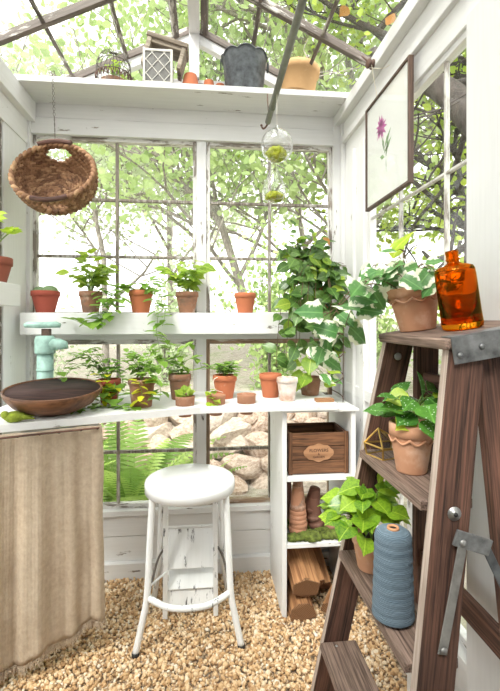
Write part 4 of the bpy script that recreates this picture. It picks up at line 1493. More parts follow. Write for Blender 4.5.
for i in range(48):
    a = 2 * PI * i / 48
    r = 1 + 0.16 * math.cos(4 * a) ** 2 * (abs(math.sin(a)) > 0.35)
    x = 0.062 * math.cos(a) * (1 if abs(math.cos(a)) < 0.9 else 1.06)
    z = 0.034 * math.sin(a) * r
    ring.append((x, z))
pq.add([(x, 0, z) for x, z in ring] + [(x, -0.004, z) for x, z in ring], [tuple(range(48))] + [tuple(range(48, 96))[::-1]] + [(i, i + 48, (i + 1) % 48 + 48, (i + 1) % 48) for i in range(48)])
M['plaque'] = m_wood('plaque wood', (0.36, 0.17, 0.08), (0.60, 0.33, 0.18), 'x', 14)
pqo = pq.build('plaque', 'plaque', cr, False, (0.0, -hd - 0.001, 0.094))
pqo['label'] = 'pale carved oval plaque'
M['ink'] = m_simple('dark ink', (0.07, 0.03, 0.02), 0.8)
for txt, sz, z in (('FLOWERS', 0.019, 0.004), ('&', 0.013, -0.009), ('GARDEN', 0.013, -0.022)):
    cu = bpy.data.curves.new('lettering', 'FONT')
    cu.body = txt
    cu.size = sz
    cu.align_x = 'CENTER'
    cu.extrude = 0.0004
    cu.materials.append(M['ink'])
    tmp = bpy.data.objects.new('tmp', cu)
    COL.objects.link(tmp)
    bpy.context.view_layer.update()
    lme_ = bpy.data.meshes.new_from_object(tmp.evaluated_get(bpy.context.evaluated_depsgraph_get()))
    bpy.data.objects.remove(tmp)
    lo = link('lettering', lme_)
    lo.parent = pqo
    lo.location = (0, -0.0045, z)
    lo.rotation_euler = (PI / 2, 0, 0)
    lo['label'] = 'printed word ' + txt if txt != '&' else 'printed ampersand'

# nested clay pots on the middle shelf
mossm = MB()
random.seed(90)
for k in range(44):
    mossm.blob((random.uniform(-0.115, 0.118), random.uniform(0.0, 0.03) if k % 2 else random.uniform(0.03, 0.2), 0.012), (random.uniform(0.018, 0.035), random.uniform(0.015, 0.03), random.uniform(0.010, 0.024)), 0.4, 9, (10, 7), k)
ms = mossm.build('moss_bed', 'moss', None, True, (0.48, 1.82, 0.307))
tag(ms, 'dark green moss spread on the middle shelf under the clay pots', 'moss', kind='stuff')


def inv_pot(label, loc, rot, rt, rb, h, mat, group):
    p = thing('clay_pot', label, 'pot', loc, rot, group)
    pr = [(r, h - z) for r, z in pot_profile(rt, rb, h, 0.2)]
    MB().lathe(pr[::-1], 26).build('pot_body', mat, p, True)
    return p


ordn = ['bottom', 'second from bottom', 'third from bottom', 'fourth from bottom', 'fifth from bottom', 'top']
for k in range(6):
    inv_pot('upturned clay pot, %s of the upright nested stack in the shelf unit' % ordn[k], (0.407 + random.uniform(-0.002, 0.002), 1.880, 0.322 + 0.019 * k), (random.uniform(-0.03, 0.03), random.uniform(-0.03, 0.03), k), 0.040 - 0.0008 * k, 0.025 - 0.0008 * k, 0.125, 'terra_worn' if k == 5 else 'terra_clay', 'upright stack of nested clay pots')
for k in range(3):
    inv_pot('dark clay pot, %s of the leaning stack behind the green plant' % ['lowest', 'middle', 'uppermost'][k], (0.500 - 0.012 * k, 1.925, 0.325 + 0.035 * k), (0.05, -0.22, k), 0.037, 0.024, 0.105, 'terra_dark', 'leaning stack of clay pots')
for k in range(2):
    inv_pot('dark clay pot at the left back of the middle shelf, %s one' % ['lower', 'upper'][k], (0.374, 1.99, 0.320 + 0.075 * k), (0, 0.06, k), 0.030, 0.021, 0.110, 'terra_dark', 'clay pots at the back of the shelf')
inv_pot('small brown clay pot half hidden at the right of the middle shelf', (0.572, 1.90, 0.324), (0, 0, 0), 0.042, 0.030, 0.095, 'terra_worn', None)


def log(label, a, b, ra, rot, seed, shape='quarter'):
    """split log from a to b"""
    random.seed(seed)
    a, b = Vector(a), Vector(b)
    L = (b - a).length
    o = thing('split_log', label, 'log', a, group='split logs at the bottom of the shelf unit')
    z = (b - a).normalized()
    x = Vector((0, 0, 1)).cross(z).normalized()
    y = z.cross(x)
    o.rotation_euler = Matrix((x, y, z)).transposed().to_euler()
    prof = {'quarter': [(-0.9, -0.55), (0.1, -0.85), (0.95, -0.5), (1.0, 0.35), (0.2, 0.75), (-0.85, 0.5)],
            'half': [(-1, -0.6), (0, -0.75), (1, -0.5), (0.8, 0.25), (0.25, 0.6), (-0.45, 0.55), (-0.9, 0.1)],
            'wedge': [(-0.9, -0.6), (0.9, -0.7), (0.75, 0.3), (-0.2, 0.9)]}[shape]
    prof = [(px * math.cos(rot) - py * math.sin(rot), px * math.sin(rot) + py * math.cos(rot)) for px, py in prof]
    m_ = MB()
    n = len(prof)
    K = 8
    for k in range(K + 1):
        for i, (px, py) in enumerate(prof):
            j = 1 + 0.07 * mnoise.noise(Vector((i * 3.3, k * 0.7, seed)))
            m_.v.append((px * ra * j, py * ra * j, L * k / K + (0.004 * math.sin(i * 2.1) if k in (0, K) else 0)))
    for k in range(K):
        for i in range(n):
            i2 = (i + 1) % n
            m_.f.append((k * n + i, k * n + i2, (k + 1) * n + i2, (k + 1) * n + i))
    m_.build('split_face', 'log_z', o)
    e = MB()
    e.v = [(px * ra * 0.985, py * ra * 0.985, -0.0035 + 0.002 * math.sin(i * 2.1)) for i, (px, py) in enumerate(prof)] + [(px * ra * 0.985, py * ra * 0.985, 0.01) for px, py in prof]
    e.f = [tuple(range(n))[::-1]] + [(i, (i + 1) % n, (i + 1) % n + n, i + n) for i in range(n)]
    eo = e.build('end_grain', 'log_end', o)
    eo['label'] = 'darker sawn end'
    return o


t = NT('log end grain')
wv_ = t.n('TexWave', wave_type='RINGS', rings_direction='Z')
wv_.inputs['Scale'].default_value = 55
wv_.inputs['Distortion'].default_value = 3
wv_.inputs['Detail'].default_value = 3
t.l(t.coords(), wv_.inputs['Vector'])
ecol = t.ramp(wv_.outputs['Fac'], [(0.2, (0.14, 0.065, 0.03)), (0.8, (0.27, 0.14, 0.065))])
M['log_end'] = t.done(t.bsdf(ecol, 0.9, wv_.outputs['Fac'], 0.4, 0.002))
log('large split log lying on top of the pile under the shelf', (0.424, 1.785, 0.130), (0.408, 2.11, 0.236), 0.060, 0.12, 1, 'quarter')
log('split log on the gravel at the left of the pile', (0.402, 1.775, 0.040), (0.405, 2.11, 0.055), 0.056, -0.15, 2, 'half')
log('narrow split log leaning at the right side of the pile', (0.495, 1.87, 0.095), (0.452, 2.12, 0.24), 0.036, 0.6, 3, 'wedge')
log('dark split log at the back right of the pile', (0.545, 1.93, 0.045), (0.53, 2.12, 0.16), 0.040, 0.3, 4, 'wedge')
log('short split log lying on the gravel behind the ladder rail', (0.520, 1.80, 0.028), (0.595, 1.93, 0.028), 0.034, 0.2, 5, 'wedge')

# ------------------------------------------------------------------ step stool
stl = thing('step_stool', 'white enamelled metal step stool with round seat standing on the gravel', 'stool', (-0.060, 1.785, 0))
SZ = 0.605
MB().lathe([(0.0, -0.004), (0.160, -0.006), (0.176, -0.040), (0.180, -0.039), (0.182, -0.008), (0.178, 0.001), (0.168, 0.006), (0.10, 0.002), (0.0, 0.0)], 56, (0, 0, SZ)).build('seat', 'seat_enamel', stl, True)
MB().tube([(0.085 * math.cos(2 * PI * k / 4 + 0.785), 0.085 * math.sin(2 * PI * k / 4 + 0.785), SZ - 0.02) for k in range(4)], 0.006, 6, closed=True).build('seat_bracket', 'wire', stl)


def leg_path(sx, sy, top, mid, foot):
    return spline([(sx * top[0], sy * top[1], SZ - 0.02), (sx * (top[0] * 0.6 + mid[0] * 0.4), sy * (top[1] * 0.6 + mid[1] * 0.4), 0.44), (sx * mid[0], sy * mid[1], 0.21), (sx * (mid[0] * 0.6 + foot[0] * 0.4), sy * (mid[1] * 0.6 + foot[1] * 0.4), 0.12), (sx * foot[0], sy * foot[1], 0.012)], 6)


for sx in (-1, 1):
    lg = MB().tube(leg_path(sx, -1, (0.140, 0.090), (0.158, 0.110), (0.197, 0.135)), 0.0125, 12).build('leg', 'enamel', stl, True)
    MB().lathe([(0.0, 0.0), (0.013, 0), (0.0145, 0.004), (0.0145, 0.016), (0.0, 0.02)], 12, (sx * 0.197, -0.135, 0.0)).build('rubber_foot', 'rubber_and_shade', lg, True)
    lg = MB().tube(leg_path(sx, 1, (0.120, 0.10), (0.138, 0.135), (0.165, 0.185)), 0.0115, 12).build('leg', 'enamel_worn', stl, True)
    MB().lathe([(0.0, 0.0), (0.012, 0), (0.0135, 0.004), (0.0135, 0.016), (0.0, 0.02)], 12, (sx * 0.165, 0.185, 0.0)).build('rubber_foot', 'rubber_and_shade', lg, True)
    beam('step_rail', (sx * 0.100, 0.03, SZ - 0.02), (sx * 0.105, 0.05, 0.008), 0.020, 0.012, 'enamel_worn', stl, (0, 1, 0))
    MB().tube(spline([(sx * 0.112, 0.045, 0.30), (sx * 0.135, 0.03, 0.26), (sx * 0.152, -0.02, 0.20), (sx * 0.156, -0.09, 0.185)], 5), 0.0045, 6).build('hinge_strap', 'wire', stl, True)
MB().tube(spline([(-0.156, -0.108, 0.20), (-0.08, -0.150, 0.186), (0.0, -0.160, 0.182), (0.08, -0.150, 0.186), (0.156, -0.108, 0.20)], 6), 0.012, 10).build('foot_bar', 'enamel_worn', stl, True)
MB().tube([(-0.156, -0.105, 0.235), (-0.09, 0.0, 0.235)], 0.004, 6).build('brace', 'enamel', stl)
for (zt, yt, zb, yb) in ((0.345, 0.120, 0.205, 0.062), (0.175, 0.115, 0.125, 0.050), (0.118, 0.060, 0.058, 0.040)):
    a, b = Vector((0, yb, zb)), Vector((0, yt, zt))
    o = beam('step_tread', a, b, 0.188, 0.006, 'enamel_worn', stl, Vector((0, -(zt - zb), yt - yb)).normalized())
    for sgn in (-1, 1):
        MB().tube([(sgn * 0.092, 0, -(b - a).length / 2), (sgn * 0.092, 0, (b - a).length / 2)], 0.005, 6).build('tread_rim', 'enamel_worn', o)
MB().tube([(-0.1, 0.125, 0.352), (0.1, 0.125, 0.352)], 0.006, 8).build('step_bar', 'enamel_worn', stl)

# ------------------------------------------------------------------ step ladder
lad = thing('step_ladder', 'weathered dark brown wooden step ladder holding plants beside the right wall', 'ladder', (0.47, 1.0, 0))
LX, LY = 0.47, 1.0


def rail_with_edge(name, a, b, w, t_, parent, side=(0, 1, 0), pale=True):
    o = beam(name, a, b, w, t_, 'ladder_z', parent, side)
    if pale:
        me = o.data.copy()
        o.data = me
        me.materials.append(M['edge_pale'])
        for p_ in me.polygons:
            if p_.normal.x < -0.9:
                p_.material_index = 1
    return o


def fx(z, off=0.0):      # left edge of the front rails in ladder space
    return 0.468 - 0.13 * (1.2 - z) - LX + off


WR = 0.074
rail_with_edge('front_rail', (fx(0) + WR / 2, 0.745 - LY, 0.0), (fx(1.195) + WR / 2, 0.805 - LY, 1.195), WR, 0.026, lad)
rail_with_edge('front_rail', (fx(0) + WR / 2, 1.330 - LY, 0.0), (fx(1.195) + WR / 2, 1.095 - LY, 1.195), WR, 0.026, lad)
for (ya, yb) in ((0.775, 0.825), (1.280, 1.072)):
    rail_with_edge('back_leg', (0.665 - LX, ya - LY, 0.0), (0.568 - LX, yb - LY, 1.185), 0.058, 0.026, lad, pale=False)
for z, y0, y1 in ((0.30, 0.775, 1.255), (0.60, 0.790, 1.198), (0.90, 0.805, 1.140)):
    st = board('step', (fx(z) - 0.012, y0 - LY, z - 0.022), (fx(z) + 0.095, y1 - LY, z), 'step_y', lad, 0.003)
    board('step_lip', (fx(z) - 0.0135, y0 - LY, z - 0.020), (fx(z) - 0.012, y1 - LY, z - 0.002), 'step_y', lad, 0.0005)
    for yy in (y0 + 0.02, y1 - 0.02):
        MB().lathe([(0, 0), (0.004, 0.0004), (0.0035, 0.0012), (0, 0.0014)], 8).build('nail', 'bolt', lad, True, (fx(z) + 0.03, yy - LY, z))
board('back_brace', (0.598 - LX, 0.815 - LY, 0.555), (0.618 - LX, 1.17 - LY, 0.610), 'ladder_y', lad)
board('back_brace', (0.560 - LX, 0.835 - LY, 1.060), (0.578 - LX, 1.085 - LY, 1.115), 'ladder_y', lad)
# tilted top with steel angle
TA = math.radians(9)
tpm = link('top', board_mesh((0.235, 0.325, 0.022), 'step_y', 0.003), lad, (0.5725 - LX + 0.0, 0.9475 - LY, 1.221), (0, -TA, 0))
board('angle_plate', (-0.108, -0.1660, -0.040), (0.118, -0.1630, 0.012), 'galv', tpm, 0.001)
board('angle_plate', (-0.108, -0.1660, 0.0112), (0.118, -0.130, 0.0135), 'galv', tpm, 0.001)
for k in range(5):
    MB().lathe([(0, 0), (0.006, 0.0005), (0.0048, 0.003), (0, 0.004)], 12).build('rivet', 'galv', tpm, True, (-0.095 + 0.046 * k, -0.1660, -0.024 + 0.010 * (k % 2)), (PI / 2, 0, 0))
for z in (0.885, 0.555):
    y = 0.745 + 0.06 * z / 1.195 - 0.013 - LY
    b_ = MB().lathe([(0, 0), (0.0135, 0.0005), (0.0135, 0.002), (0.008, 0.0024), (0.0075, 0.006), (0, 0.0062)], 18).build('bolt', 'bolt', lad, True, (fx(z) + 0.040, y, z), (PI / 2, 0, 0))
    MB().lathe([(0, 0.0062), (0.0045, 0.0063), (0.004, 0.0072), (0, 0.0074)], 10).build('socket_shade', 'rubber_and_shade', b_, True)  # raised black nub stands in for the shade inside a socket
MB().lathe([(0, 0), (0.010, 0.0005), (0.010, 0.002), (0.006, 0.003), (0, 0.0035)], 16).build('bolt', 'bolt', lad, True, (fx(1.14) + 0.040, 1.095 + 0.007 - LY - 0.013, 1.155), (PI / 2, 0, 0))
# folding spreader
beam('spreader_arm', (0.476 - LX, 0.764 - LY, 0.828), (0.434 - LX, 0.760 - LY, 0.634), 0.018, 0.003, 'steel', lad, (0, 1, 0), 0.001)
beam('spreader_arm', (0.520 - LX, 0.768 - LY, 0.832), (0.618 - LX, 0.778 - LY, 0.640), 0.017, 0.003, 'dark_galv', lad, (0, 1, 0), 0.001)
beam('spreader_hinge', (0.462 - LX, 0.7655 - LY, 0.846), (0.532 - LX, 0.7655 - LY, 0.822), 0.030, 0.006, 'galv', lad, (0, 1, 0), 0.001)
for (x, y, z) in ((0.476, 0.7625, 0.836), (0.436, 0.7585, 0.642)):
    MB().lathe([(0, 0), (0.007, 0.0005), (0.0055, 0.003), (0, 0.004)], 12).build('rivet', 'bolt', lad, True, (x - LX, y - LY, z), (PI / 2, 0, 0))

# --- on the ladder
TOPZ = lambda x: 1.2325 + (x - 0.5725) * math.tan(TA)
# amber bottle
t = NT('amber glass')
gb = t.n('BsdfGlass')
gb.inputs['Color'].default_value = (0.90, 0.52, 0.10, 1)
gb.inputs['Roughness'].default_value = 0.02
gb.inputs['IOR'].default_value = 1.45
M['amber'] = t.done(gb)
bt = thing('amber_bottle', 'large amber glass bottle standing on the ladder top', 'bottle', (0.562, 0.900, TOPZ(0.562) + 0.0005), (0, -TA, 0.0))
bprof = [(0.0, 0.005), (0.040, 0.0), (0.0465, 0.003), (0.0485, 0.010), (0.0475, 0.030), (0.0475, 0.110), (0.0465, 0.128), (0.043, 0.135), (0.032, 0.139), (0.020, 0.142), (0.0145, 0.146), (0.0145, 0.150), (0.0165, 0.151), (0.0165, 0.154), (0.0140, 0.156), (0.0155, 0.159), (0.0140, 0.162), (0.0155, 0.165), (0.0150, 0.171), (0.0130, 0.172), (0.0110, 0.170), (0.0110, 0.146), (0.031, 0.1345), (0.0415, 0.130), (0.0445, 0.124), (0.0450, 0.110), (0.0450, 0.014), (0.0, 0.013)]
MB().lathe([(r * 0.88, z) for r, z in bprof], 40).build('glass_body', 'amber', bt, True)

# variegated plant on the ladder top
p = thing('potted_ivy', 'peach clay pot of creamy variegated trailing leaves on the ladder top', 'potted plant', (0.528, 1.035, TOPZ(0.528) + 0.0005), (0, -TA * 0.9, 0))
make_pot(p, 0.062, 0.043, 0.108, 'terra_peach', 0.22, swag=True)
random.seed(101)
cs = []


def viny(p, mat, path, n, size, shape, seed, cs, flat=0.0):
    random.seed(seed)
    c = spline(path, 8)
    cs.append(c)
    for k in range(n):
        u = 0.25 + 0.75 * k / max(1, n - 1)
        q = c[min(len(c) - 1, int(u * (len(c) - 1)))]
        a = random.uniform(0, 2 * PI)
        d = Vector((math.cos(a) * 0.8, -0.35 + 0.7 * math.sin(a), random.uniform(-0.9, 0.35)))
        pet = q + d.normalized() * 0.014
        cs.append([q, (q + pet) / 2 + Vector((0, 0, 0.004)), pet])
        leaf(p, shape, mat, pet, d, size * random.uniform(0.75, 1.15), random.uniform(-0.5, 0.5), up=(-0.15, -0.8, 0.5))


for k, (tx, ty, tz) in enumerate(((-0.05, -0.05, 0.19), (0.02, -0.06, 0.17), (0.05, 0.02, 0.18), (-0.06, 0.04, 0.20), (0.0, 0.05, 0.21), (-0.09, -0.02, 0.17), (0.06, -0.04, 0.15), (-0.02, -0.02, 0.22))):
    viny(p, 'leaf_vari', [(0, 0, 0.095), (tx * 0.4, ty * 0.4, 0.15), (tx, ty, tz - 0.02), (tx * 1.3, ty * 1.3, tz - 0.05)], 4, 0.055, 'ivy', 110 + k, cs)
viny(p, 'leaf_vari', [(-0.03, 0, 0.10), (-0.09, 0.0, 0.14), (-0.15, 0.02, 0.12), (-0.19, 0.05, 0.08), (-0.22, 0.09, 0.06)], 6, 0.072, 'ivy', 121, cs)
viny(p, 'leaf_vari', [(-0.02, -0.02, 0.10), (-0.08, -0.02, 0.16), (-0.13, 0.0, 0.12), (-0.16, 0.03, 0.06), (-0.175, 0.06, 0.01)], 6, 0.072, 'ivy', 122, cs)
viny(p, 'leaf_vari', [(-0.03, 0.02, 0.10), (-0.10, 0.03, 0.13), (-0.17, 0.08, 0.08), (-0.20, 0.13, 0.01), (-0.205, 0.17, -0.05)], 6, 0.066, 'ivy', 123, cs)
leaf(p, 'lance', 'leaf_lime', (-0.045, -0.01, 0.195), (0.5, -0.2, 0.55), 0.075)
leaf(p, 'drop', 'leaf_lime', (-0.03, 0.02, 0.185), (0.25, -0.1, 0.6), 0.06)
stems(p, cs, 0.0017, 'stem_brown')

# spotted plant
p = thing('potted_pothos', 'peach clay pot with silver-spotted green leaves on the upper ladder step', 'potted plant', (0.476, 0.965, 0.9005))
make_pot(p, 0.050, 0.034, 0.112, 'terra_peach', 0.26, swag=True)
random.seed(130)
cs = []
for k in range(30):
    a = 2 * PI * k / 30 * 3.1 + random.uniform(-0.3, 0.3)
    ex = random.uniform(0.025, 0.085)
    hz = 0.165 + random.uniform(-0.03, 0.035) - ex * 0.35
    tip = Vector((math.cos(a) * ex * (1.0 if math.cos(a) > 0 else 0.65) + 0.012, math.sin(a) * ex, hz))
    cs.append(bez((0, 0, 0.095), (0, 0, 0.13), (tip.x * 0.6, tip.y * 0.6, tip.z), tip, 6))
    leaf(p, 'oval', 'leaf_spot' if k % 6 else 'leaf_lime', tip, (math.cos(a), math.sin(a), random.uniform(-0.5, 0.35)), random.uniform(0.05, 0.072), random.uniform(-0.5, 0.5))
leaf(p, 'lance', 'leaf_philo', (0.03, -0.045, 0.145), (0.75, -0.3, 0.12), 0.075, -0.4)
leaf(p, 'oval', 'leaf_spot', (0.01, -0.03, 0.17), (-0.15, -0.3, 0.9), 0.07, 0.3)
stems(p, cs, 0.0017, 'stem_green')

# brass terrarium
tr_ = thing('brass_terrarium', 'small geometric brass terrarium on the upper ladder step by the wall', 'terrarium', (0.470, 1.085, 0.9005), (0, 0, 0.35))
vtx = [(-0.042, -0.030, 0.0), (0.042, -0.030, 0.0), (0.042, 0.030, 0.0), (-0.042, 0.030, 0.0), (-0.047, -0.034, 0.030), (0.047, -0.034, 0.022), (0.047, 0.034, 0.022), (-0.047, 0.034, 0.030), (-0.030, 0.0, 0.072)]
eds = [(0, 1), (1, 2), (2, 3), (3, 0), (0, 4), (1, 5), (2, 6), (3, 7), (4, 5), (5, 6), (6, 7), (7, 4), (4, 8), (5, 8), (6, 8), (7, 8)]
for a, b in eds:
    MB().tube([vtx[a], vtx[b]], 0.0024, 6).build('brass_edge', 'brass', tr_)
for q in ((0, 1, 5, 4), (2, 3, 7, 6), (4, 5, 8), (6, 7, 8), (5, 6, 8)):
    pv = [Vector(vtx[i]) for i in q]
    nn = (pv[1] - pv[0]).cross(pv[2] - pv[0]).normalized() * 0.0012
    g = MB()
    n = len(pv)
    g.add([v for v in pv] + [v + nn for v in pv], [tuple(range(n)), tuple(range(n, 2 * n))[::-1]] + [(i, (i + 1) % n, (i + 1) % n + n, i + n) for i in range(n)])
    g.build('pane', 'pane', tr_)

# philodendron
p = thing('potted_philodendron', 'bright green heart-leaved plant in clay pot on the lower ladder step', 'potted plant', (0.435, 1.105, 0.6005))
make_pot(p, 0.050, 0.036, 0.085, 'terra_peach', 0.22)
random.seed(140)
cs = []
for k in range(52):
    a = random.uniform(0, 2 * PI)
    ex = random.uniform(0.02, 0.088)
    hz = 0.205 - ex * 0.75 + random.uniform(-0.04, 0.04)
    tip = Vector((math.cos(a) * ex - 0.012, math.sin(a) * ex, hz))
    cs.append(bez((0, 0, 0.07), (0, 0, 0.12), (tip.x * 0.6, tip.y * 0.6, tip.z + 0.01), tip, 6))
    leaf(p, 'heart', 'leaf_philo', tip, (math.cos(a), math.sin(a) - 0.2, random.uniform(-0.75, 0.25)), random.uniform(0.040, 0.062), random.uniform(-0.5, 0.5))
leaf(p, 'heart', 'leaf_philo', (0.045, -0.01, 0.21), (0.6, -0.2, 0.45), 0.05, 0.3)
leaf(p, 'lance', 'leaf_lime', (0.02, 0.0, 0.22), (0.3, 0.0, 0.9), 0.045, 0.3)
stems(p, cs, 0.0016, 'stem_green')

# spool of thread
t = NT('blue thread')
sep = t.n('SeparateXYZ')
t.l(t.coords(rnd=False), sep.inputs[0])
w1 = t.n('TexWave', wave_type='BANDS', bands_direction='Z')
w1.inputs['Scale'].default_value = 130
w1.inputs['Distortion'].default_value = 2.5
w1.inputs['Detail'].default_value = 2
w1.inputs['Detail Scale'].default_value = 0.6
t.l(t.coords((1, 1, 1), False), w1.inputs['Vector'])
bnd = t.noise(t.coords((0.3, 0.3, 5), False), 22, 4, 0.7)
tcol = t.ramp(bnd, [(0.3, (0.11, 0.165, 0.22)), (0.7, (0.20, 0.275, 0.345))])
tcol = t.mix(0.5, tcol, t.mix(1.0, tcol, t.ramp(w1.outputs['Fac'], [(0.1, (0.55, 0.55, 0.55)), (0.7, (1.1, 1.1, 1.1))]), 'MULTIPLY'))
M['thread'] = t.done(t.bsdf(tcol, 0.95, w1.outputs['Fac'], 0.8, 0.002))
sp = thing('yarn_cone', 'tall cone of slate blue yarn on the lower ladder step', 'yarn', (0.408, 0.912, 0.6005))
pr = [(0.0, 0.0), (0.030, 0.0), (0.0415, 0.006)]
for i in range(60):
    z = 0.008 + 0.172 * i / 59
    pr.append((0.0440 - 0.0055 * i / 59 + 0.0007 * (i % 2) + 0.0006 * math.sin(i * 0.9), z))
pr += [(0.036, 0.188), (0.029, 0.193), (0.014, 0.194), (0.0, 0.194)]
MB().lathe(pr, 40).build('yarn', 'thread', sp, True)
M['card'] = m_simple('card tube', (0.55, 0.27, 0.14), 0.8)
MB().lathe([(0.0, 0.193), (0.0135, 0.193), (0.0125, 0.199), (0.0095, 0.199), (0.0085, 0.190), (0, 0.189)], 20).build('core_tube', 'card', sp, True)
hz_ = MB().lathe([(0, 0.1955), (0.0085, 0.1957), (0.0, 0.1965)], 14).build('core_hole_shade', 'rubber_and_shade', sp, True)  # black disc paints the shade inside the card tube

# ------------------------------------------------------------------ hanging basket
t = NT('woven water hyacinth')
at_ = t.n('Attribute', attribute_name='tone')
nf = t.noise(t.coords(), 60, 4, 0.7)
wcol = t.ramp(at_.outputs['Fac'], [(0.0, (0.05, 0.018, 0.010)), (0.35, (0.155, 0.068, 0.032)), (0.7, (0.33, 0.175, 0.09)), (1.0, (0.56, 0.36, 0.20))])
wcol = t.mix(0.35, wcol, t.ramp(nf, [(0.35, (0.07, 0.028, 0.015)), (0.65, (0.42, 0.24, 0.13))]))
M['wicker'] = t.done(t.bsdf(wcol, 0.8, nf, 0.5, 0.002))

bk = thing('wicker_basket', 'woven round basket with two dark wooden handles hanging at the left window', 'basket', (-0.618, 1.855, 1.853))
tilt = math.radians(65)
Rb = Matrix.Rotation(math.radians(-4), 3, 'Y') @ Matrix.Rotation(tilt, 3, 'X')    # opening turned to the room and upward
bk.rotation_euler = Rb.to_euler()
RB, DB = 0.162, 0.120


def bowl_pt(v, a, off=0.0):
    """v: 0 centre of the base .. 1 rim; local z = opening direction, rim at z = 0"""
    if v < 0.38:
        r, z = 0.108 * v / 0.38, -DB
    else:
        w = (v - 0.38) / 0.62
        r = 0.108 + (RB - 0.108) * math.sin(w * PI / 2) ** 0.9
        z = -DB + DB * (1 - math.cos(w * PI / 2)) ** 0.85
    return Vector((r * math.cos(a), r * math.sin(a) * 0.92, z))


def in_hole(v, a):
    for c in (PI / 2, 3 * PI / 2):
        da = (a - c + PI) % (2 * PI) - PI
        if (da / 0.36) ** 2 + ((v - 0.84) / 0.13) ** 2 < 1:
            return True
    return False


wk = MB()
tones = []
random.seed(150)
rows = [0.06 + 0.051 * i for i in range(19)]
for ri, v in enumerate(rows):
    r_here = (bowl_pt(v, 0)).x
    n = max(6, int(2 * PI * r_here / 0.021))
    for k in range(n):
        a0 = 2 * PI * (k + 0.5 * (ri % 2)) / n
        if in_hole(v, a0):
            continue
        da = 2 * PI / n * 0.62
        slant = 0.022
        pts, rr = [], []
        for i in range(5):
            u = i / 4 - 0.5
            p_ = bowl_pt(min(1.0, max(0.0, v + slant * u * 2)), a0 + 2 * da * u * 0.95)
            nrm = Vector((p_.x, p_.y, (p_.z + DB) * -0.3 - 0.05)).normalized()
            pts.append(p_ + nrm * 0.004 * math.cos(u * PI * 2))
            rr.append(0.0092 * (0.55 + 0.45 * math.cos(u * PI)))
        n0 = len(wk.v)
        wk.tube(pts, rr, 6)
        tones += [min(1, max(0, random.betavariate(2.2, 2.0)))] * (len(wk.v) - n0)
me = wk.mesh('weave', 'wicker', True)
a_ = me.attributes.new('tone', 'FLOAT', 'POINT')
a_.data.foreach_set('value', tones)
wo = link('weave', me, bk)
wo['kind'] = 'stuff'
# rim braid, inner wall lining so the weave is closed
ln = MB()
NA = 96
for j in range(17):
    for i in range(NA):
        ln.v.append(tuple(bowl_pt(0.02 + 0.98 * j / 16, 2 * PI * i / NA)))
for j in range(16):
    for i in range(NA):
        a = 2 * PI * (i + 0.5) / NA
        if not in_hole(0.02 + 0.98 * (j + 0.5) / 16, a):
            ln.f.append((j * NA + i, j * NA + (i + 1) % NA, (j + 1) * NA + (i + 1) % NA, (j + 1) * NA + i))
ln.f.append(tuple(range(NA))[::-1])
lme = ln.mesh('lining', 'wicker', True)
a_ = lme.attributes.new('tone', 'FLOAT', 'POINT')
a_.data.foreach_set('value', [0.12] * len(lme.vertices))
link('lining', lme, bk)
rm, tones = MB(), []
for k in range(44):
    pts = []
    for i in range(5):
        u = i / 4
        a = 2 * PI * (k + u * 1.5) / 44
        q = bowl_pt(1.0, a)
        pts.append(q + Vector((math.cos(a), math.sin(a), 0)) * (0.007 - 0.014 * u) + Vector((0, 0, 0.010 * math.sin(u * PI))))
    n0 = len(rm.v)
    rm.tube(pts, [0.006, 0.009, 0.0095, 0.009, 0.006], 6)
    tones += [random.uniform(0.35, 1.0)] * (len(rm.v) - n0)
rme = rm.mesh('rim_braid', 'wicker', True)
a_ = rme.attributes.new('tone', 'FLOAT', 'POINT')
a_.data.foreach_set('value', tones)
link('rim_braid', rme, bk)
for c in (PI / 2, 3 * PI / 2):
    pts = [bowl_pt(1.0, c + da) + Vector((0, 0, 0.019)) + Vector((math.cos(c), math.sin(c), 0)) * 0.006 for da in (-0.44, -0.3, -0.1, 0.1, 0.3, 0.44)]
    MB().tube(spline(pts, 4), 0.0100, 10).build('handle', 'rattan', bk, True)
bpy.context.view_layer.update()
ht = bk.matrix_world @ (bowl_pt(1.0, PI / 2) + Vector((0, 0, 0.012)))
hk = thing('basket_hanger', 'twisted grey wire hanging the basket from the top shelf', 'wire', (ht.x, ht.y, ht.z))
top = Vector((-0.655, 1.958, 2.325)) - ht
tw1, tw2 = [], []
for i in range(60):
    u = i / 59
    c_ = Vector((0, 0, 0.010)).lerp(top, u)
    w = 0.0045 if u > 0.35 else 0.0015
    tw1.append(c_ + Vector((math.cos(u * 42), math.sin(u * 42), 0)) * w)
    tw2.append(c_ - Vector((math.cos(u * 42), math.sin(u * 42), 0)) * w)
wr_ = MB()
wr_.tube(tw1, 0.0011, 5)
wr_.tube(tw2, 0.0011, 5)
wr_.tube([top + Vector((0, 0.0, 0)), top + Vector((0.002, 0.012, 0.010)), top + Vector((0.003, 0.03, -0.010))], 0.0016, 5)
wr_.tube([(0.011 * math.cos(2 * PI * i / 14), 0.0, 0.0 + 0.011 * math.sin(2 * PI * i / 14)) for i in range(14)], 0.0014, 5, closed=True)
wr_.build('twisted_wire', 'wire', hk, True)

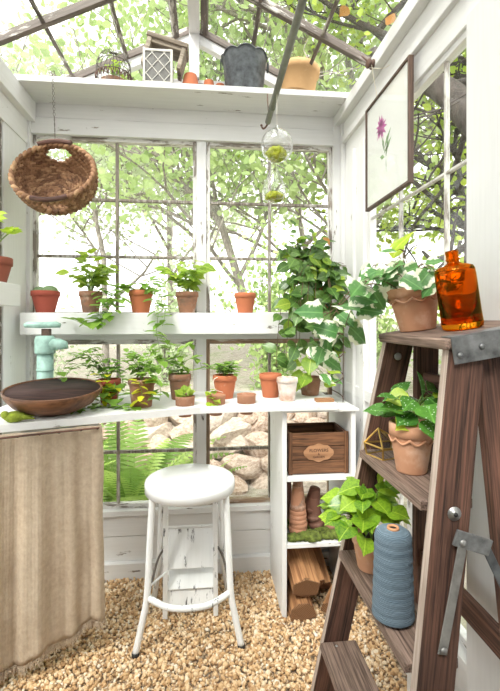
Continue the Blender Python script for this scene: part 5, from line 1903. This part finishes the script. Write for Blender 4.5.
# ------------------------------------------------------------------ pipe and glass ornaments
pp = thing('ceiling_pipe', 'grey steel pipe running under the roof toward the top shelf', 'pipe', (0.28, 1.93, 2.137))
MB().tube([(0, 0, 0), (0.0, -0.7, 0.034), (0.0, -2.3, 0.09)], 0.0128, 14).build('tube', 'pipe', pp, True)
MB().tube([(0, -0.11, 0.006), (0, -0.13, 0.007)], 0.0145, 14).build('coupling', 'pipe', pp, True)
MB().tube(spline([(0, -0.01, 0.0), (-0.004, 0.012, -0.012), (-0.016, 0.020, -0.022), (-0.024, 0.024, -0.014)], 5), 0.0042, 8).build('hook', 'rust', pp, True)
MB().tube([(0.004, 0.0, 0.01), (0.004, 0.044, 0.150)], 0.003, 6).build('hanger_rod', 'rust', pp, True)
MB().blob((-0.026, 0.024, -0.006), (0.006, 0.006, 0.006), 0, 1, (8, 6)).build('screw', 'rust', pp, True)

M['clear_glass'] = None
t = NT('thin blown glass')
tr1 = t.n('BsdfTransparent')
tr1.inputs['Color'].default_value = (0.985, 0.99, 0.985, 1)
gl1 = t.n('BsdfGlossy')
gl1.inputs['Roughness'].default_value = 0.02
lw = t.n('LayerWeight')
pw = t.n('Math', operation='POWER')
pw.inputs[1].default_value = 2.0
t.l(lw.outputs['Facing'], pw.inputs[0])
ma = t.n('Math', operation='MULTIPLY_ADD')
ma.inputs[1].default_value = 0.85
ma.inputs[2].default_value = 0.13
t.l(pw.outputs[0], ma.inputs[0])
mx1 = t.n('MixShader')
t.l(ma.outputs[0], mx1.inputs[0])
t.l(tr1.outputs[0], mx1.inputs[1])
t.l(gl1.outputs[0], mx1.inputs[2])
M['clear_glass'] = t.done(mx1)

OX, OY = 0.281, 1.690
o1 = thing('glass_globe', 'round clear glass globe with a clump of moss hanging from the pipe', 'ornament', (OX, OY, 1.935))
gp = [(0.0, -0.066)] + [(0.064 * math.cos(-PI / 2 + PI * i / 20), 0.066 * math.sin(-PI / 2 + PI * i / 20)) for i in range(1, 19)] + [(0.008, 0.066), (0.007, 0.078), (0.0, 0.080)]
MB().lathe(gp, 36).build('globe', 'clear_glass', o1, True)
MB().blob((-0.002, 0.0, -0.034), (0.040, 0.034, 0.030), 0.35, 9, (22, 14), 5).build('moss_clump', 'bright_moss', o1, True)
MB().tube([(0, 0, 0.078), (0, 0, 0.213)], 0.0009, 5).build('string', 'string', o1)
o2 = thing('glass_teardrop', 'clear glass teardrop with moss hanging below the glass globe', 'ornament', (OX - 0.010, OY + 0.012, 1.765))
tp_ = [(0.0, -0.052), (0.018, -0.050), (0.036, -0.040), (0.046, -0.022), (0.047, -0.004), (0.041, 0.022), (0.030, 0.050), (0.019, 0.075), (0.010, 0.095), (0.006, 0.104), (0.0, 0.105)]
MB().lathe(tp_, 32).build('teardrop', 'clear_glass', o2, True)
MB().blob((0.004, 0.0, -0.028), (0.038, 0.030, 0.020), 0.35, 9, (20, 12), 8).build('moss_clump', 'bright_moss', o2, True)
MB().tube([(0, 0, 0.104), (0.004, -0.004, 0.107)], 0.0009, 5).build('string', 'string', o2)

# ------------------------------------------------------------------ framed botanical print on the right wall
PX0, PX1, PZ0, PZ1 = 1.362, 1.752, 1.700, 2.120
pc = thing('framed_print', 'botanical print of a pink flower in thin dark frame hanging on right wall', 'picture', (0.672, (PX0 + PX1) / 2, PZ0), (0, 0, PI / 2))
hw, hh = (PX1 - PX0) / 2, PZ1 - PZ0
M['frame_wood'] = m_wood('dark frame wood', (0.05, 0.028, 0.02), (0.16, 0.095, 0.07), 'z', 30, 0.6)
for nm, lo, hi in (('frame_side', (-hw, -0.009, 0), (-hw + 0.011, 0.009, hh)), ('frame_side', (hw - 0.011, -0.009, 0), (hw, 0.009, hh)), ('frame_side', (-hw + 0.011, -0.009, 0), (hw - 0.011, 0.009, 0.011)), ('frame_side', (-hw + 0.011, -0.009, hh - 0.011), (hw - 0.011, 0.009, hh))):
    board(nm, lo, hi, 'frame_wood', pc, 0.0015)
M['paper'] = m_simple('print paper', (0.82, 0.785, 0.78), 0.7, 0.02, 8)
paper = board('paper', (-hw + 0.010, -0.003, 0.010), (hw - 0.010, 0.003, hh - 0.010), 'paper', pc, 0)
# the picture's near side is local -x (toward the camera); local +y faces away from the room
M['petal'] = m_simple('pink petal print', (0.50, 0.10, 0.33), 0.7, 0.3, 30)
M['print_leaf'] = m_simple('green leaf print', (0.22, 0.34, 0.15), 0.7, 0.3, 30)
fl = MB()
fx0, fz0 = 0.045, 0.075
random.seed(160)
for k in range(15):
    a = 2 * PI * k / 15 + random.uniform(-0.1, 0.1)
    L = random.uniform(0.036, 0.062)
    w = 0.0072
    d = Vector((math.cos(a), 0, math.sin(a)))
    n_ = Vector((-math.sin(a), 0, math.cos(a)))
    c0 = Vector((fx0, 0.0034, fz0))
    fl.add([c0, c0 + d * L * 0.5 + n_ * w, c0 + d * L, c0 + d * L * 0.5 - n_ * w], [(0, 1, 2, 3)])
f1 = fl.build('printed_flower', 'petal', paper)
lv = MB()
for (x0, z0, x1, z1, w) in ((0.04, 0.03, 0.0, -0.05, 0.003), (0.02, -0.02, -0.045, 0.04, 0.010), (0.015, -0.035, -0.05, 0.005, 0.010), (0.02, -0.02, 0.03, 0.035, 0.008), (0.01, -0.05, 0.055, -0.035, 0.009), (0.0, -0.05, -0.012, -0.13, 0.0012), (0.0, -0.06, -0.02, 0.02, 0.007), (0.0, -0.05, 0.01, -0.12, 0.001)):
    a_, b_ = Vector((x0, 0.0034, z0)), Vector((x1, 0.0034, z1))
    n_ = Vector((-(b_ - a_).z, 0, (b_ - a_).x)).normalized() * w
    m_ = (a_ + b_) / 2
    lv.add([a_, m_ + n_, b_, m_ - n_], [(0, 1, 2, 3)])
f2 = lv.build('printed_leaves', 'print_leaf', paper)
pgl = board('glazing', (-hw + 0.010, 0.0045, 0.010), (hw - 0.010, 0.0060, hh - 0.010), 'pane', pc, 0)
pk = thing('wall_knob', 'dark iron pulley knob with pale string tied round it above the print', 'knob', (0.690, 1.640, 2.245))
MB().tube([(0.0, 0, 0), (-0.045, 0, 0.004)], [0.010, 0.010], 12).build('spindle', 'rust', pk, True)
MB().lathe([(0, -0.012), (0.017, -0.012), (0.019, -0.008), (0.012, -0.002), (0.012, 0.002), (0.019, 0.008), (0.017, 0.012), (0, 0.012)], 18).build('wheel', 'rust', pk, True, (-0.048, 0, 0.004), (0, PI / 2, 0.3))
MB().tube(spline([(-0.048, -0.012, -0.006), (-0.035, -0.004, -0.06), (-0.024, 0.0, -0.108), (-0.020, 0.01, -0.122)], 6), 0.0014, 5).build('string', 'string', pk, True)
MB().tube(spline([(-0.048, 0.010, -0.004), (-0.04, -0.03, -0.03), (-0.022, -0.07, -0.05), (-0.012, -0.10, -0.055)], 6), 0.0012, 5).build('string', 'string', pk, True)
MB().tube([(-0.055, 0.0, 0.01), (-0.075, 0.02, 0.045)], [0.004, 0.003], 6).build('wing_lever', 'rust', pk, True)

# ------------------------------------------------------------------ things on the top shelf
TS = 2.312
# wire cloche with plant
cg = thing('wire_cloche', 'round wire cage with a leafy plant at the left of the top shelf', 'cloche', (-0.418, 2.055, TS))
for k in range(9):
    a = PI * k / 9
    pts = []
    for i in range(21):
        th = PI * i / 20
        rr = 0.078 * (1 if 0.25 < i / 20 < 0.75 else 1)
        c_, s_ = math.cos(th), math.sin(th)
        r = 0.078 * (abs(c_) ** 0.55) * (1 if c_ > 0 else -1)
        z = 0.060 + 0.105 * s_ ** 0.9 if 0 < i < 20 else 0.0
        pts.append((r * math.cos(a), r * math.sin(a), z))
    MB().tube(pts, 0.0014, 5).build('wire', 'wire', cg)
for z, r in ((0.004, 0.078), (0.06, 0.079), (0.11, 0.074)):
    MB().tube([(r * math.cos(2 * PI * i / 28), r * math.sin(2 * PI * i / 28), z) for i in range(28)], 0.002, 5, closed=True).build('wire_ring', 'wire', cg)
br_ = MB()
for k in range(26):
    a0 = 2 * PI * k / 26
    br_.tube([(0.080 * math.cos(a0 + 0.24 * i / 5), 0.080 * math.sin(a0 + 0.24 * i / 5), 0.030 + 0.030 * math.sin(PI * i / 5)) for i in range(6)], 0.0024, 5)
br_.build('scalloped_band', 'rust', cg)
MB().lathe([(0, 0), (0.055, 0), (0.06, 0.032), (0.054, 0.034), (0, 0.03)], 20).build('dish', 'terra_worn', cg, True)
random.seed(170)
cs = []
for k in range(22):
    a = random.uniform(0, 2 * PI)
    ex = random.uniform(0.01, 0.06)
    tip = Vector((math.cos(a) * ex, math.sin(a) * ex, random.uniform(0.06, 0.15) - ex * 0.4))
    cs.append(bez((0, 0, 0.03), (0, 0, 0.07), (tip.x, tip.y, tip.z - 0.01), tip, 5))
    leaf(cg, 'oval', 'leaf_mid', tip, (math.cos(a), math.sin(a), random.uniform(-0.2, 0.6)), random.uniform(0.026, 0.042))
stems(cg, cs, 0.0015, 'stem_green')

# lantern-like leaded window box
lt = thing('leaded_lantern', 'tilted grey wooden box lantern with diamond leaded glass on the top shelf', 'lantern', (-0.215, 2.045, TS))
M['lead'] = m_simple('lead came', (0.62, 0.60, 0.56), 0.6)
M['dim_glass'] = m_simple('dusty dark glass', (0.16, 0.155, 0.145), 0.25, 0.4, 18)
RT = Matrix.Rotation(math.radians(15), 4, 'Y')


def tilted(name, lo, hi, mat):
    o = board(name, lo, hi, mat, lt, 0.002)
    o.matrix_local = Matrix.Translation((0, 0, 0.03)) @ RT @ Matrix.Translation(o.location)
    return o


tilted('hood_board', (-0.094, -0.060, 0.170), (0.094, 0.060, 0.190), 'grey_wood')
tilted('hood_board', (-0.078, -0.050, 0.152), (0.078, 0.050, 0.170), 'grey_wood')
tilted('hood_side', (-0.088, -0.055, 0.045), (-0.068, 0.055, 0.170), 'grey_wood')
tilted('hood_side', (0.070, -0.055, 0.070), (0.088, 0.055, 0.170), 'grey_wood')
for nm, lo, hi in (('panel_frame', (-0.062, -0.062, 0.0), (-0.052, -0.048, 0.160)), ('panel_frame', (0.060, -0.062, 0.0), (0.070, -0.048, 0.145)), ('panel_frame', (-0.062, -0.062, 0.0), (0.070, -0.048, 0.010)), ('panel_frame', (-0.062, -0.061, 0.146), (0.070, -0.049, 0.156))):
    board(nm, lo, hi, 'lead', lt, 0.001)
board('glass_panel', (-0.055, -0.056, 0.006), (0.064, -0.050, 0.150), 'dim_glass', lt, 0)
for s_ in (-1, 1):
    for k in range(-2, 4):
        segs = []
        for i in range(41):
            u = -0.054 + 0.117 * i / 40
            z = 0.078 + s_ * (u - 0.005) * 1.15 + k * 0.062 - 0.031
            if 0.008 < z < 0.148:
                segs.append((u, -0.058, z))
        if len(segs) > 3:
            MB().tube([segs[0], segs[-1]], 0.0022, 5).build('lead_came', 'lead', lt)
board('box_body', (-0.060, -0.048, 0.0), (0.066, 0.045, 0.150), 'grey_wood', lt)

inv_pot('small orange pot lying upturned beside the ridge post on the top shelf', (-0.068, 2.05, TS), (0, 0, 0), 0.046, 0.030, 0.080, 'terra', None)
inv_pot('smaller orange pot right of the ridge post, left of two on top shelf', (0.018, 2.07, TS), (0, 0, 0), 0.032, 0.023, 0.068, 'terra', 'small orange pots on the top shelf')
inv_pot('smaller orange pot next to the zinc bucket, right of two on top shelf', (0.072, 2.10, TS), (0, 0, 0), 0.030, 0.022, 0.070, 'terra', 'small orange pots on the top shelf')

bu = thing('zinc_bucket', 'dark zinc bucket with scalloped rim on the top shelf', 'bucket', (0.186, 2.06, TS))
pr = [(0.0, 0.0), (0.086, 0.0), (0.088, 0.006), (0.104, 0.165), (0.107, 0.17), (0.104, 0.172), (0.101, 0.166), (0.081, 0.012), (0.0, 0.010)]
sc_f = lambda i, a: (0.016 * abs(math.cos(a * 4)) ** 0.7 - 0.004) if 3 <= i <= 6 else 0.0
MB().lathe(pr, 96, fn=sc_f).build('bucket_body', 'dark_galv', bu, True)
MB().tube([(0.108 * math.cos(2 * PI * i / 96), 0.108 * math.sin(2 * PI * i / 96), 0.172 + sc_f(4, 2 * PI * i / 96)) for i in range(96)], 0.0035, 6, closed=True).build('rolled_rim', 'dark_galv', bu, True)
for s_ in (-1, 1):
    MB().tube([(s_ * (0.103 + 0.009), 0.022 * math.cos(2 * PI * i / 16), 0.145 + 0.022 * math.sin(2 * PI * i / 16)) for i in range(16)], 0.003, 6, closed=True).build('ring_handle', 'dark_galv', bu, True)

tpn = thing('tan_pot', 'large tan clay pot with wide rim tilted on the right of the top shelf', 'pot', (0.440, 2.055, TS + 0.0105), (0, math.radians(7), 0))
MB().lathe([(0, 0), (0.078, 0), (0.080, 0.004), (0.086, 0.100), (0.093, 0.102), (0.094, 0.134), (0.091, 0.137), (0.085, 0.135), (0.078, 0.09), (0.0, 0.085)], 40).build('pot_body', 'terra_tan', tpn, True)

# fallen leaves and moss on the roof glass
for k, (x, y, z, s_, rz, lab) in enumerate(((0.539, 1.602, 2.431, 0.05, 0.4, 'curled brown leaf lying on the right roof glass, left of two'), (0.700, 1.545, 2.352, 0.05, 1.9, 'orange brown leaf lying on the right roof glass near the eave'))):
    fl_ = thing('fallen_leaf', lab, 'leaf', (x, y, z), (0, math.atan(PITCH), rz), 'fallen leaves on the roof')
    leaf(fl_, 'oval', 'leaf_brown', Vector((0, 0, 0.004)), (0, 1, 0.02), s_, name='blade')
mo = MB().blob((0, 0, 0.008), (0.022, 0.028, 0.012), 0.5, 9, (14, 9), 2).build('moss_tuft', 'moss', None, True, (0.289, 1.81, 2.549), (0, math.atan(PITCH), 0))
tag(mo, 'dark tuft of moss on the roof glass above the zinc bucket', 'moss')
